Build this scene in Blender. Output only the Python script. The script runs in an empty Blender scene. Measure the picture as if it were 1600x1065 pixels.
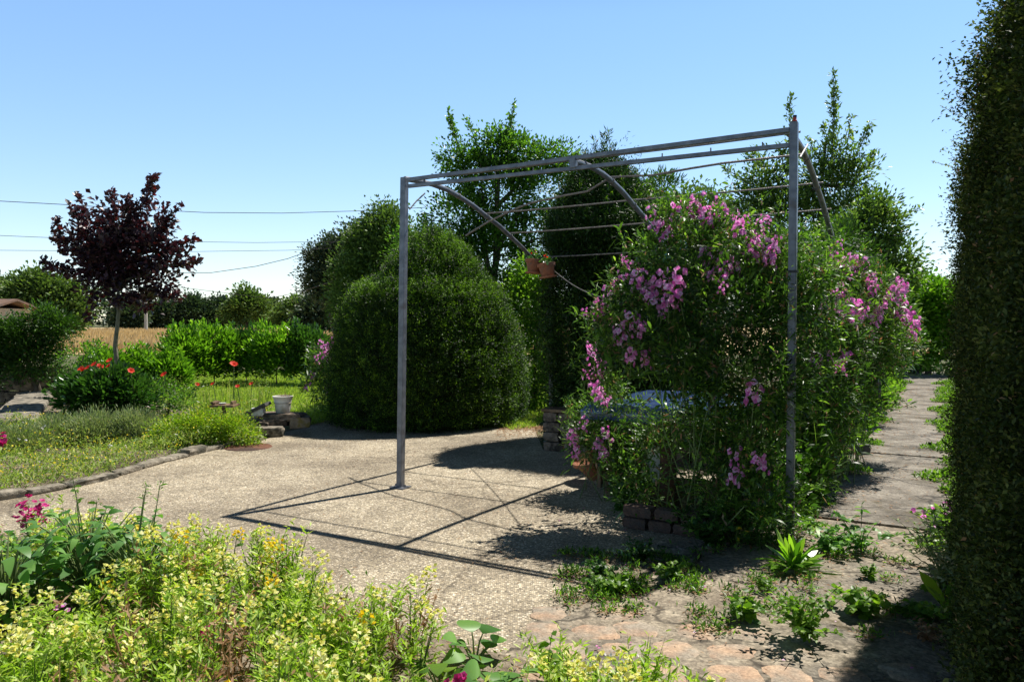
import bpy, math
import numpy as np
from mathutils import Vector
R = math.radians
rng = np.random.default_rng(7)
sc = bpy.context.scene
COL = sc.collection
# ------------------------------------------------------------------ camera, sky, sun
EYE = 1.5
cam = bpy.data.cameras.new('camera'); cam_o = bpy.data.objects.new('camera', cam); COL.objects.link(cam_o)
cam.sensor_width = 36; cam.lens = 27; cam.shift_y = -32.5/1600
cam.clip_start = 0.05; cam.clip_end = 3000
cam_o.location = (0, 0, EYE); cam_o.rotation_euler = (R(90), 0, 0)
sc.camera = cam_o
SUNV = Vector((1.24, 1.03, 2.79)).normalized()
w = bpy.data.worlds.new('World'); sc.world = w; w.use_nodes = True
nt = w.node_tree; bg = nt.nodes['Background']
sky = nt.nodes.new('ShaderNodeTexSky'); sky.sky_type = 'NISHITA'; sky.sun_disc = False
sky.sun_elevation = math.asin(SUNV.z); sky.sun_rotation = math.atan2(SUNV.x, SUNV.y)
sky.altitude = 0; sky.air_density = 1.0; sky.dust_density = 0.0; sky.ozone_density = 1.5
hs = nt.nodes.new('ShaderNodeHueSaturation'); hs.inputs['Saturation'].default_value = 1.45
gm = nt.nodes.new('ShaderNodeGamma'); gm.inputs['Gamma'].default_value = .58
nt.links.new(sky.outputs[0], gm.inputs[0]); nt.links.new(gm.outputs[0], hs.inputs['Color']); # sky above the view dimmed to weaken shadow fill, horizon band brightened
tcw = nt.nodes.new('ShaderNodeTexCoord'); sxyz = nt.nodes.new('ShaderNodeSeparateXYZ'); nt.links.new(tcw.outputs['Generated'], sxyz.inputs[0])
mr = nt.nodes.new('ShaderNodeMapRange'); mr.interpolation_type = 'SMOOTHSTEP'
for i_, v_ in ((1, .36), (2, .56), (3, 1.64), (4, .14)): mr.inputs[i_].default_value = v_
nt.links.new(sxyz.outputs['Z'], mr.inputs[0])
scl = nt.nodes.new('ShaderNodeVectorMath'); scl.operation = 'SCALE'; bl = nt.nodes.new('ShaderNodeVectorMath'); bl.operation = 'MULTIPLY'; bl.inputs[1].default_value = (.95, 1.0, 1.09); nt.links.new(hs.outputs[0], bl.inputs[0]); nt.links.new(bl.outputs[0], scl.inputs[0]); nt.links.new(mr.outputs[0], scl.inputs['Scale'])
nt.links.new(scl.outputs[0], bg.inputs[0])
bg.inputs[1].default_value = 0.15
sun = bpy.data.lights.new('sun', 'SUN'); sun.energy = 5.0; sun.angle = R(0.53); sun.color = (1, .955, .87)
sun_o = bpy.data.objects.new('sun', sun); COL.objects.link(sun_o)
sun_o.rotation_euler = (-SUNV).to_track_quat('-Z', 'Y').to_euler()
sun_o.location = (8, 6, 20)
vs = sc.view_settings; vs.view_transform = 'Standard'; vs.look = 'None'; vs.exposure = 0.6; vs.gamma = 1
try:
    sc.cycles.max_bounces = 8; sc.cycles.transparent_max_bounces = 8
except Exception: pass

# ------------------------------------------------------------------ materials
def srgb(r, g, b): return tuple(((c/255)/12.92 if c/255 <= .04045 else ((c/255+.055)/1.055)**2.4) for c in (r, g, b))
def newmat(name):
    m = bpy.data.materials.new(name); m.use_nodes = True
    return m, m.node_tree, m.node_tree.nodes['Principled BSDF']
def leafmat(name, cols, trans=.4, rough=.45, tcol=1.5, spec=.4):
    """cols: dark..light list over the per-leaf random value"""
    m, t, p = newmat(name)
    a = t.nodes.new('ShaderNodeAttribute'); a.attribute_name = 'rnd'
    cr = t.nodes.new('ShaderNodeValToRGB'); e = cr.color_ramp.elements
    e[0].position = 0; e[0].color = (*cols[0], 1); e[1].position = 1; e[1].color = (*cols[-1], 1)
    for i in range(1, len(cols)-1):
        x = e.new(i/(len(cols)-1)); x.color = (*cols[i], 1)
    t.links.new(a.outputs['Fac'], cr.inputs[0]); t.links.new(cr.outputs[0], p.inputs['Base Color'])
    p.inputs['Roughness'].default_value = rough; p.inputs['Specular IOR Level'].default_value = spec
    tr = t.nodes.new('ShaderNodeBsdfTranslucent')
    mul = t.nodes.new('ShaderNodeMix'); mul.data_type = 'RGBA'; mul.blend_type = 'MULTIPLY'; mul.inputs[0].default_value = 1
    mul.clamp_result = False
    t.links.new(cr.outputs[0], mul.inputs[6]); k = tcol if isinstance(tcol, tuple) else (tcol*1.05, tcol*1.15, tcol*.45)
    mul.inputs[7].default_value = (*k, 1); t.links.new(mul.outputs[2], tr.inputs[0])
    mx = t.nodes.new('ShaderNodeMixShader'); mx.inputs[0].default_value = trans
    out = t.nodes['Material Output']
    t.links.new(p.outputs[0], mx.inputs[1]); t.links.new(tr.outputs[0], mx.inputs[2]); t.links.new(mx.outputs[0], out.inputs[0])
    return m
def noisemat(name, c1, c2, scale=8, rough=.8, c3=None, bump=.3, bscale=None, metal=0, detail=6, c3scale=1.3, spec=.3, stretch=None, c3w=(.5,.62), bdist=.02, fine=0, fs=90, crack=0):
    m, t, p = newmat(name); N = t.nodes.new; L = t.links.new
    tc = N('ShaderNodeTexCoord'); mp = N('ShaderNodeMapping'); L(tc.outputs['Object'], mp.inputs[0])
    if stretch: mp.inputs['Scale'].default_value = stretch
    n = N('ShaderNodeTexNoise'); n.inputs['Scale'].default_value = scale; n.inputs['Detail'].default_value = detail; L(mp.outputs[0], n.inputs[0])
    cr = N('ShaderNodeValToRGB'); cr.color_ramp.elements[0].position = .35; cr.color_ramp.elements[1].position = .65
    cr.color_ramp.elements[0].color = (*c1, 1); cr.color_ramp.elements[1].color = (*c2, 1); L(n.outputs['Fac'], cr.inputs[0])
    col = cr.outputs[0]
    if c3:
        n2 = N('ShaderNodeTexNoise'); n2.inputs['Scale'].default_value = c3scale; n2.inputs['Detail'].default_value = 5; L(mp.outputs[0], n2.inputs[0])
        r2 = N('ShaderNodeValToRGB'); r2.color_ramp.elements[0].position = c3w[0]; r2.color_ramp.elements[1].position = c3w[1]; L(n2.outputs['Fac'], r2.inputs[0])
        mx = N('ShaderNodeMix'); mx.data_type = 'RGBA'; L(r2.outputs[0], mx.inputs[0]); L(col, mx.inputs[6]); mx.inputs[7].default_value = (*c3, 1); col = mx.outputs[2]
    if fine:
        nf = N('ShaderNodeTexVoronoi'); nf.inputs['Scale'].default_value = fs; L(mp.outputs[0], nf.inputs[0])
        sp_ = N('ShaderNodeSeparateColor'); L(nf.outputs['Color'], sp_.inputs[0])
        rf = N('ShaderNodeMapRange'); rf.inputs[3].default_value = 1-fine; rf.inputs[4].default_value = 1+fine*.8; L(sp_.outputs[0], rf.inputs[0])
        n5 = N('ShaderNodeTexNoise'); n5.inputs['Scale'].default_value = fs*.35; n5.inputs['Detail'].default_value = 4; L(mp.outputs[0], n5.inputs[0])
        rg = N('ShaderNodeMapRange'); rg.inputs[1].default_value = .3; rg.inputs[2].default_value = .7; rg.inputs[3].default_value = 1-fine*.7; rg.inputs[4].default_value = 1+fine*.6; L(n5.outputs['Fac'], rg.inputs[0])
        mm = N('ShaderNodeMath'); mm.operation = 'MULTIPLY'; L(rf.outputs[0], mm.inputs[0]); L(rg.outputs[0], mm.inputs[1])
        mz = N('ShaderNodeVectorMath'); mz.operation = 'SCALE'; L(col, mz.inputs[0]); L(mm.outputs[0], mz.inputs['Scale']); col = mz.outputs[0]
    if crack:
        ct = N('ShaderNodeTexVoronoi'); ct.feature = 'DISTANCE_TO_EDGE'; ct.inputs['Scale'].default_value = crack
        nd = N('ShaderNodeTexNoise'); nd.inputs['Scale'].default_value = 3; nd.inputs['Detail'].default_value = 6; L(mp.outputs[0], nd.inputs[0])
        va = N('ShaderNodeVectorMath'); va.operation = 'MULTIPLY_ADD'; L(nd.outputs['Color'], va.inputs[0]); va.inputs[1].default_value = (.5, .5, .5); L(mp.outputs[0], va.inputs[2]); L(va.outputs[0], ct.inputs[0])
        rc = N('ShaderNodeMapRange'); rc.inputs[1].default_value = .004; rc.inputs[2].default_value = .016; rc.inputs[3].default_value = .35; L(ct.outputs['Distance'], rc.inputs[0])
        mz = N('ShaderNodeVectorMath'); mz.operation = 'SCALE'; L(col, mz.inputs[0]); L(rc.outputs[0], mz.inputs['Scale']); col = mz.outputs[0]
        # moss blotches
        nm_ = N('ShaderNodeTexNoise'); nm_.inputs['Scale'].default_value = 3.3; nm_.inputs['Detail'].default_value = 9; nm_.inputs['Roughness'].default_value = .7; L(mp.outputs[0], nm_.inputs[0])
        rm = N('ShaderNodeMapRange'); rm.inputs[1].default_value = .57; rm.inputs[2].default_value = .66; rm.inputs[4].default_value = .8; L(nm_.outputs['Fac'], rm.inputs[0])
        mo = N('ShaderNodeMix'); mo.data_type = 'RGBA'; L(rm.outputs[0], mo.inputs[0]); L(col, mo.inputs[6]); mo.inputs[7].default_value = (.095, .075, .035, 1); col = mo.outputs[2]
    L(col, p.inputs['Base Color']); p.inputs['Roughness'].default_value = rough; p.inputs['Metallic'].default_value = metal
    p.inputs['Specular IOR Level'].default_value = spec
    if bump:
        b = N('ShaderNodeBump'); b.inputs['Strength'].default_value = bump; b.inputs['Distance'].default_value = bdist
        nb = N('ShaderNodeTexNoise'); nb.inputs['Scale'].default_value = bscale or scale*3; nb.inputs['Detail'].default_value = 8; L(mp.outputs[0], nb.inputs[0])
        L(nb.outputs['Fac'], b.inputs['Height']); L(b.outputs[0], p.inputs['Normal'])
    return m
def aggregate():
    m, t, p = newmat('washed_aggregate'); N = t.nodes.new; L = t.links.new
    tc = N('ShaderNodeTexCoord'); O = tc.outputs['Object']
    v = N('ShaderNodeTexVoronoi'); v.inputs['Scale'].default_value = 88; L(O, v.inputs[0])
    sep = N('ShaderNodeSeparateColor'); L(v.outputs['Color'], sep.inputs[0])
    cr = N('ShaderNodeValToRGB'); e = cr.color_ramp.elements
    e[0].position = 0; e[0].color = (.07, .055, .04, 1); e[1].position = 1; e[1].color = (.85, .77, .64, 1)
    for q, c in ((.2, (.19, .155, .11)), (.5, (.37, .305, .215)), (.8, (.54, .455, .32))):
        x = e.new(q); x.color = (*c, 1)
    L(sep.outputs[0], cr.inputs[0])
    # darker mortar between stones
    r2 = N('ShaderNodeValToRGB'); r2.color_ramp.elements[0].position = .35; r2.color_ramp.elements[1].position = .75
    r2.color_ramp.elements[0].color = (0, 0, 0, 1); L(v.outputs['Distance'], r2.inputs[0])
    mx = N('ShaderNodeMix'); mx.data_type = 'RGBA'; L(r2.outputs[0], mx.inputs[0]); L(cr.outputs[0], mx.inputs[6]); mx.inputs[7].default_value = (.25, .215, .165, 1)
    # large stains
    n = N('ShaderNodeTexNoise'); n.inputs['Scale'].default_value = .9; n.inputs['Detail'].default_value = 7; n.inputs['Roughness'].default_value = .6; L(O, n.inputs[0])
    r3 = N('ShaderNodeValToRGB'); r3.color_ramp.elements[0].position = .36; r3.color_ramp.elements[1].position = .6
    r3.color_ramp.elements[0].color = (.62, .59, .55, 1); r3.color_ramp.elements[1].color = (1.1, 1.09, 1.05, 1); L(n.outputs['Fac'], r3.inputs[0])
    mu = N('ShaderNodeMix'); mu.data_type = 'RGBA'; mu.blend_type = 'MULTIPLY'; mu.inputs[0].default_value = 1
    L(mx.outputs[2], mu.inputs[6]); L(r3.outputs[0], mu.inputs[7])
    n4 = N('ShaderNodeTexNoise'); n4.inputs['Scale'].default_value = 9; n4.inputs['Detail'].default_value = 4; L(O, n4.inputs[0])
    r4 = N('ShaderNodeValToRGB'); r4.color_ramp.elements[0].position = .3; r4.color_ramp.elements[1].position = .7
    r4.color_ramp.elements[0].color = (.82, .82, .8, 1); r4.color_ramp.elements[1].color = (1.1, 1.1, 1.1, 1); L(n4.outputs['Fac'], r4.inputs[0])
    m2 = N('ShaderNodeMix'); m2.data_type = 'RGBA'; m2.blend_type = 'MULTIPLY'; m2.inputs[0].default_value = 1
    L(mu.outputs[2], m2.inputs[6]); L(r4.outputs[0], m2.inputs[7])
    # hairline cracks
    ct = N('ShaderNodeTexVoronoi'); ct.feature = 'DISTANCE_TO_EDGE'; ct.inputs['Scale'].default_value = .42
    nd = N('ShaderNodeTexNoise'); nd.inputs['Scale'].default_value = 1.6; nd.inputs['Detail'].default_value = 6; L(O, nd.inputs[0])
    va = N('ShaderNodeVectorMath'); va.operation = 'MULTIPLY_ADD'; L(nd.outputs['Color'], va.inputs[0]); va.inputs[1].default_value = (.7, .7, .7); L(O, va.inputs[2])
    L(va.outputs[0], ct.inputs[0])
    r5 = N('ShaderNodeValToRGB'); r5.color_ramp.elements[0].position = .0; r5.color_ramp.elements[1].position = .009
    r5.color_ramp.elements[0].color = (.6, .58, .55, 1); L(ct.outputs['Distance'], r5.inputs[0])
    m3 = N('ShaderNodeMix'); m3.data_type = 'RGBA'; m3.blend_type = 'MULTIPLY'; m3.inputs[0].default_value = 1
    L(m2.outputs[2], m3.inputs[6]); L(r5.outputs[0], m3.inputs[7])
    L(m3.outputs[2], p.inputs['Base Color']); p.inputs['Roughness'].default_value = .75
    b = N('ShaderNodeBump'); b.inputs['Strength'].default_value = .7; b.inputs['Distance'].default_value = .004; b.invert = True
    L(v.outputs['Distance'], b.inputs['Height']); L(b.outputs[0], p.inputs['Normal'])
    return m
M = {}
M['terrace'] = aggregate()
M['ground'] = noisemat('earth_and_grass', (.05,.075,.018), (.10,.10,.04), 2.5, .95, c3=(.13,.10,.06), bump=.6, bscale=30)
M['soil'] = noisemat('dry_garden_soil', (.13,.10,.07), (.27,.22,.165), 14, .95, c3=(.10,.08,.05), bump=1, bscale=60)
M['lawn'] = noisemat('lawn_base', (.17,.22,.045), (.24,.29,.07), 5, .95, c3=(.30,.27,.12), bump=.6, bscale=60)
M['field'] = noisemat('ripe_cereal_field', (.42,.31,.16), (.58,.44,.24), 1.2, .95, c3=(.36,.27,.14), c3scale=.1, bump=.5, bscale=6)
M['road'] = noisemat('far_road', (.2,.2,.2), (.28,.28,.27), 2, .9)
M['path'] = noisemat('weathered_path_concrete', (.15,.13,.105), (.26,.23,.19), 5, .85, c3=(.10,.085,.065), c3scale=2.2, bump=.8, bscale=60, detail=9, bdist=.008, fine=.3, crack=.9)
M['apron'] = noisemat('old_lime_concrete', (.19,.155,.115), (.33,.28,.21), 6, .9, c3=(.17,.15,.12), c3scale=1.7, bump=1, bscale=35, detail=9, bdist=.014, fine=.35, fs=75, crack=.8)
M['paver'] = noisemat('orange_sandstone', (.35,.225,.15), (.46,.32,.215), 9, .85, c3=(.30,.255,.20), c3scale=6, c3w=(.38,.6), bump=1, bscale=40, detail=9, bdist=.01, fine=.22, fs=110)
M['limestone'] = noisemat('rough_limestone', (.15,.13,.10), (.33,.29,.23), 9, .9, c3=(.07,.065,.05), c3scale=7, bump=1, bscale=28)
M['rubble'] = noisemat('brown_rubble_stone', (.10,.075,.055), (.26,.20,.15), 12, .9, c3=(.05,.04,.03), c3scale=9, bump=1, bscale=30)
M['brick'] = noisemat('old_brick', (.07,.045,.035), (.13,.08,.06), 20, .9, c3=(.08,.06,.05), c3scale=12, bump=.6)
M['slate'] = noisemat('dark_slate', (.035,.035,.035), (.08,.075,.07), 18, .6, bump=.5)
M['steel'] = noisemat('galvanised_grey_paint', (.11,.12,.145), (.19,.20,.23), 14, .42, c3=(.10,.085,.08), c3scale=9, metal=.35, bump=.12, c3w=(.6,.75), spec=.5)
M['rod'] = noisemat('rusty_steel_rod', (.12,.11,.11), (.24,.22,.21), 30, .5, metal=.4, bump=.3, spec=.5)
M['terracotta'] = noisemat('terracotta', (.25,.09,.045), (.34,.14,.08), 12, .8, c3=(.18,.09,.06), c3scale=8, bump=.3)
M['white_pot'] = noisemat('weathered_white_glaze', (.55,.53,.48), (.72,.71,.67), 6, .55, c3=(.36,.32,.25), c3scale=4, bump=.2)
M['white'] = noisemat('chipped_white_enamel', (.45,.45,.43), (.6,.6,.58), 8, .4, c3=(.3,.25,.18), c3scale=9, bump=.1, c3w=(.6,.68))
M['blue_cloth'] = noisemat('blue_oilcloth', (.03,.06,.16), (.06,.10,.24), 5, .16, bump=.15, bscale=12, spec=.7)
M['wood'] = noisemat('old_wood', (.09,.055,.03), (.22,.145,.085), 9, .8, stretch=(1,1,.15), bump=.6, bscale=40)
M['ochre_wood'] = noisemat('ochre_wood', (.20,.11,.035), (.30,.17,.06), 9, .7, stretch=(.2,1,1), bump=.4)
M['rust'] = noisemat('rusty_iron', (.10,.04,.022), (.19,.085,.05), 16, .8, c3=(.06,.035,.03), bump=.6)
M['bark'] = noisemat('bark', (.05,.04,.03), (.13,.105,.08), 22, .95, stretch=(1,1,.3), bump=1, bscale=30)
M['palebark'] = noisemat('pale_bark', (.11,.11,.07), (.20,.19,.13), 22, .9, stretch=(1,1,.4), bump=.6, bscale=30)
M['stem'] = noisemat('green_stem', (.09,.14,.04), (.15,.20,.07), 9, .7, bump=0)
M['drystem'] = noisemat('dry_stem', (.20,.15,.08), (.30,.24,.14), 9, .9, bump=0)
M['red'] = noisemat('red_plastic', (.45,.03,.02), (.5,.05,.03), 9, .5, bump=0)
M['navy'] = noisemat('dark_blue_cap', (.01,.012,.04), (.02,.02,.06), 9, .4, bump=0)
M['teal'] = noisemat('teal_glass', (.03,.16,.18), (.08,.28,.30), 12, .2, bump=0, spec=.7)
M['roof'] = noisemat('old_roof_tiles', (.12,.075,.055), (.18,.11,.08), 3, .9, c3=(.09,.07,.06), bump=.5, bscale=8)
M['render'] = noisemat('beige_render', (.35,.31,.25), (.42,.38,.31), 2, .9)
M['concrete_pole'] = noisemat('concrete_pole', (.33,.32,.30), (.42,.41,.39), 3, .9)
M['cable'] = noisemat('black_cable', (.03,.03,.035), (.05,.05,.055), 3, .6, bump=0)
# foliage
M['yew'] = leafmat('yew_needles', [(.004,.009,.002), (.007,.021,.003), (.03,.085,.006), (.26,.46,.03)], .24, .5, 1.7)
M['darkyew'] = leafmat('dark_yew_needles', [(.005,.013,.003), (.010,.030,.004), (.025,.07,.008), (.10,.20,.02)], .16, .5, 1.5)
M['yewcore'] = noisemat('yew_shade_core', (.006,.010,.003), (.015,.018,.008), 12, .95, bump=1, spec=.05)  # near-black solid added inside clipped shrubs to block light, stands for inner shade
M['conifer'] = leafmat('conifer_needles', [(.014,.038,.008), (.035,.09,.012), (.10,.21,.02)], .3, .5, 1.6)
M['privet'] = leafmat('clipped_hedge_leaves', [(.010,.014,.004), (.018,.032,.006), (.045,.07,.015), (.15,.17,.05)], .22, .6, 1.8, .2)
M['privet_sunlit'] = leafmat('sunlit_hedge_shoots', [(.03,.04,.012), (.08,.10,.025), (.20,.22,.06), (.34,.34,.12)], .4, .5, 1.4, .3)  # brighter olive than the hedge leaves, sunlight on the shoots put into colour
M['fruit'] = leafmat('fruit_tree_leaves', [(.02,.055,.012), (.045,.11,.018), (.09,.20,.025), (.19,.34,.035)], .45, .36, 1.7)
M['pear'] = leafmat('pear_leaves', [(.03,.065,.02), (.06,.115,.03), (.12,.20,.045), (.25,.31,.11)], .42, .34, 1.6)
M['farleaf'] = leafmat('far_tree_leaves', [(.04,.08,.022), (.09,.155,.04), (.17,.26,.06)], .3, .5, 1.4)
M['bluefar'] = leafmat('far_oak_leaves', [(.025,.05,.03), (.045,.08,.045), (.07,.11,.055)], .25, .5, 1.2)
M['maple'] = leafmat('purple_maple_leaves', [(.014,.008,.012), (.030,.014,.022), (.065,.035,.045), (.20,.03,.02)], .18, .4, (1.6, .6, .7), .7)
M['laurel'] = leafmat('laurel_leaves', [(.04,.115,.010), (.08,.19,.016), (.15,.31,.024), (.27,.44,.05)], .45, .3, 1.6)
M['darkleaf'] = leafmat('dark_glossy_leaves', [(.015,.05,.010), (.035,.10,.018), (.08,.18,.03)], .3, .3, 1.7, .55)
M['silver'] = leafmat('silver_green_leaves', [(.11,.17,.07), (.20,.27,.12), (.33,.38,.22), (.40,.34,.22)], .3, .6, 1.2)
M['golden'] = leafmat('golden_green_leaves', [(.08,.16,.012), (.17,.30,.018), (.30,.42,.03), (.50,.40,.05)], .4, .45, 1.3)
M['cover'] = leafmat('ground_cover_leaves', [(.09,.17,.03), (.18,.28,.05), (.32,.41,.08), (.42,.37,.18)], .4, .5, 1.3)
M['tfleaf'] = leafmat('toadflax_leaves', [(.09,.19,.02), (.20,.34,.035), (.36,.52,.06), (.52,.56,.18)], .42, .45, 1.4)
M['dryleaf'] = leafmat('dry_leaves', [(.22,.12,.06), (.34,.20,.11), (.45,.32,.20)], .3, .8, (1.3,1.1,.8))
M['yflower'] = leafmat('pale_yellow_petals', [(.72,.66,.10), (.80,.78,.32), (.85,.84,.55)], .4, .6, (1.1,1.1,.6))
M['yellow'] = leafmat('bright_yellow_petals', [(.80,.60,.02), (.85,.72,.06)], .4, .6, (1.1,1,.3))
M['pink'] = leafmat('sweet_pea_petals', [(.66,.14,.50), (.86,.34,.68), (.94,.56,.82), (.96,.80,.92)], .45, .55, (1.15,.7,1.1))
M['magenta'] = leafmat('magenta_petals', [(.40,.01,.13), (.58,.025,.22), (.62,.06,.32)], .4, .55, (1.2,.5,.9))
M['poppy'] = leafmat('red_poppy_petals', [(.65,.03,.01), (.80,.07,.025)], .5, .55, (1.2,.6,.4))
M['whitep'] = leafmat('white_petals', [(.75,.75,.72), (.85,.80,.82)], .4, .6, (1,1,1))
M['blueleaf'] = leafmat('bluish_big_leaves', [(.06,.16,.035), (.12,.26,.06), (.20,.37,.09)], .4, .42, 1.5)
M['weed'] = leafmat('weed_leaves', [(.055,.13,.014), (.11,.22,.025), (.21,.34,.04)], .45, .42, 1.6)
M['spea'] = leafmat('sweet_pea_leaves', [(.012,.032,.008), (.03,.075,.015), (.09,.19,.028), (.26,.42,.07)], .36, .38, 1.8)
M['grass'] = leafmat('grass_blades', [(.16,.26,.03), (.26,.38,.05), (.38,.46,.09), (.50,.46,.20)], .45, .5, 1.3)
M['mossy'] = noisemat('mossy_limestone', (.13,.11,.08), (.26,.22,.16), 9, .9, c3=(.17,.14,.05), c3scale=9, c3w=(.55,.62), bump=1)
M['moss'] = noisemat('yellow_moss', (.25,.19,.03), (.32,.26,.06), 30, .95, c3=(.10,.10,.03), bump=1)

# ------------------------------------------------------------------ object helpers
def tag(o, label=None, cat=None, group=None, kind=None):
    if label: o['label'] = label
    if cat: o['category'] = cat
    if group: o['group'] = group
    if kind: o['kind'] = kind
    return o
def thing(name, loc, label, cat, group=None):
    o = bpy.data.objects.new(name, None); COL.objects.link(o); o.location = loc
    o.empty_display_size = .2
    return tag(o, label, cat, group)
def origin_of(parent):
    x = Vector((0, 0, 0))
    while parent is not None: x += Vector(parent.location); parent = parent.parent
    return x
def link_mesh(me, name, parent, base):
    o = bpy.data.objects.new(name, me); COL.objects.link(o)
    if parent is not None: o.parent = parent
    elif base is not None: o.location = base
    return o
class LM:
    """numpy mesh: leaves, blades, petals"""
    def __init__(s): s.v = []; s.n = 0; s.l = []; s.c = []; s.m = []; s.r = []
    def add(s, V, F, mat=0, rnd=None):
        V = np.asarray(V, float); n, k, _ = V.shape
        if n == 0: return
        if rnd is None: rnd = rng.random(n)
        base = s.n + np.arange(n)*k
        for f in F:
            s.l.append((base[:, None] + np.array(f)[None]).ravel()); s.c.append(np.full(n, len(f)))
            s.m.append(np.full(n, mat)); s.r.append(rnd)
        s.v.append(V.reshape(-1, 3)); s.n += n*k
    def build(s, name, mats, parent=None, base=None, smooth=False):
        me = bpy.data.meshes.new(name)
        V = np.concatenate(s.v); L = np.concatenate(s.l); C = np.concatenate(s.c)
        o = np.array(origin_of(parent) if parent is not None else (base or (0, 0, 0)))
        V = V - o
        me.vertices.add(len(V)); me.vertices.foreach_set('co', V.ravel())
        me.loops.add(len(L)); me.loops.foreach_set('vertex_index', L.astype(np.int32))
        me.polygons.add(len(C)); st = np.concatenate([[0], np.cumsum(C)[:-1]]).astype(np.int32)
        me.polygons.foreach_set('loop_start', st); me.polygons.foreach_set('loop_total', C.astype(np.int32))
        me.polygons.foreach_set('material_index', np.concatenate(s.m).astype(np.int32))
        if smooth: me.polygons.foreach_set('use_smooth', np.ones(len(C), bool))
        me.update(calc_edges=True)
        at_ = me.attributes.new('rnd', 'FLOAT', 'FACE'); at_.data.foreach_set('value', np.concatenate(s.r).astype(np.float32))
        for m in (mats if isinstance(mats, (list, tuple)) else [mats]): me.materials.append(m)
        return link_mesh(me, name, parent, base)
class MB:
    """hard surface mesh"""
    def __init__(s): s.v = []; s.f = []; s.m = []
    def raw(s, V, F, m=0):
        b = len(s.v); s.v += [tuple(float(c) for c in x) for x in V]; s.f += [tuple(b+i for i in f) for f in F]; s.m += [m]*len(F)
    def bar(s, a, b, w_, h_, side=None, m=0):
        a = Vector(a); b = Vector(b); d = (b-a).normalized()
        side = Vector(side) if side is not None else (d.cross(Vector((0,0,1))) if abs(d.z) < .95 else Vector((1,0,0)))
        side = (side - d*side.dot(d)).normalized(); up = side.cross(d).normalized()
        V = []
        for p in (a, b):
            for i, j in ((-1,-1),(1,-1),(1,1),(-1,1)): V.append(p + side*(i*w_/2) + up*(j*h_/2))
        s.raw(V, [(0,3,2,1),(4,5,6,7),(0,1,5,4),(1,2,6,5),(2,3,7,6),(3,0,4,7)], m)
    def tube(s, pts, r, seg=8, m=0):
        pts = [Vector(p) for p in pts]; n = len(pts)
        rr = r if isinstance(r, (list, tuple)) else [r]*n
        V = []; prev = None
        for i, p in enumerate(pts):
            d = (pts[min(i+1, n-1)] - pts[max(i-1, 0)]).normalized()
            if prev is None: x = d.orthogonal().normalized()
            else: x = (prev - d*prev.dot(d)).normalized()
            prev = x; y = d.cross(x)
            for k in range(seg):
                a = 2*math.pi*k/seg; V.append(p + x*math.cos(a)*rr[i] + y*math.sin(a)*rr[i])
        F = [(i*seg+k, i*seg+(k+1)%seg, (i+1)*seg+(k+1)%seg, (i+1)*seg+k) for i in range(n-1) for k in range(seg)]
        F += [tuple(range(seg))[::-1], tuple((n-1)*seg+k for k in range(seg))]
        s.raw(V, F, m)
    def lathe(s, prof, c, seg=24, m=0, wob=0, axis=None):
        V = []; c = Vector(c); q = Vector((0,0,1)).rotation_difference(Vector(axis)) if axis is not None else None
        for (r, z) in prof:
            for k in range(seg):
                a = 2*math.pi*k/seg; rr = r*(1+wob*math.sin(3*a+z*9))
                x = Vector((rr*math.cos(a), rr*math.sin(a), z))
                V.append(c + (q @ x if q else x))
        n = len(prof)
        F = [(i*seg+k, i*seg+(k+1)%seg, (i+1)*seg+(k+1)%seg, (i+1)*seg+k) for i in range(n-1) for k in range(seg)]
        F += [tuple(range(seg))[::-1], tuple((n-1)*seg+k for k in range(seg))]
        s.raw(V, F, m)
    def rock(s, c, size, ang=0, jit=.12, m=0, nx=3):
        """rounded irregular stone block"""
        bx = []
        for i in range(nx+1):
            for j in range(nx+1):
                for k in range(nx+1):
                    if 0 in (i, j, k) or nx in (i, j, k): bx.append((i, j, k))
        idx = {b: n for n, b in enumerate(bx)}
        V = []
        ca, sa = math.cos(ang), math.sin(ang)
        for b in bx:
            p = np.array(b)/nx*2-1
            rr = np.linalg.norm(p); p = p*(1 - .22*max(0, rr-1.05)) + rng.normal(0, jit/2, 3)
            p = p*np.array(size)/2
            V.append((c[0]+p[0]*ca-p[1]*sa, c[1]+p[0]*sa+p[1]*ca, c[2]+p[2]))
        F = []
        for ax in range(3):
            o = [a for a in range(3) if a != ax]
            for side in (0, nx):
                for i in range(nx):
                    for j in range(nx):
                        q = []
                        for (di, dj) in ((0,0),(1,0),(1,1),(0,1)):
                            t = [0,0,0]; t[ax] = side; t[o[0]] = i+di; t[o[1]] = j+dj; q.append(idx[tuple(t)])
                        F.append(tuple(q))
        s.raw(V, F, m)
    def build(s, name, mats, parent=None, base=None, smooth=False, bevel=0):
        me = bpy.data.meshes.new(name)
        o = origin_of(parent) if parent is not None else Vector(base or (0, 0, 0))
        me.from_pydata([tuple(Vector(x)-o) for x in s.v], [], s.f)
        for m in (mats if isinstance(mats, (list, tuple)) else [mats]): me.materials.append(m)
        me.polygons.foreach_set('material_index', s.m)
        if smooth:
            me.polygons.foreach_set('use_smooth', [True]*len(me.polygons))
            try: me.set_sharp_from_angle(angle=R(45))
            except Exception: pass
        me.update()
        ob = link_mesh(me, name, parent, base)
        if bevel:
            b = ob.modifiers.new('bevel', 'BEVEL'); b.width = bevel; b.segments = 2; b.limit_method = 'ANGLE'; b.angle_limit = R(40)
        return ob
def at(px, py, Y): return Vector(((px-800)/1200*Y, Y, EYE-(py-500)/1200*Y))
def gr(px, py, z=0):
    Y = (EYE-z)*1200/(py-500); return Vector(((px-800)/1200*Y, Y, z))
def nrm(a): return a/np.maximum(np.linalg.norm(a, axis=-1, keepdims=True), 1e-9)
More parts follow.
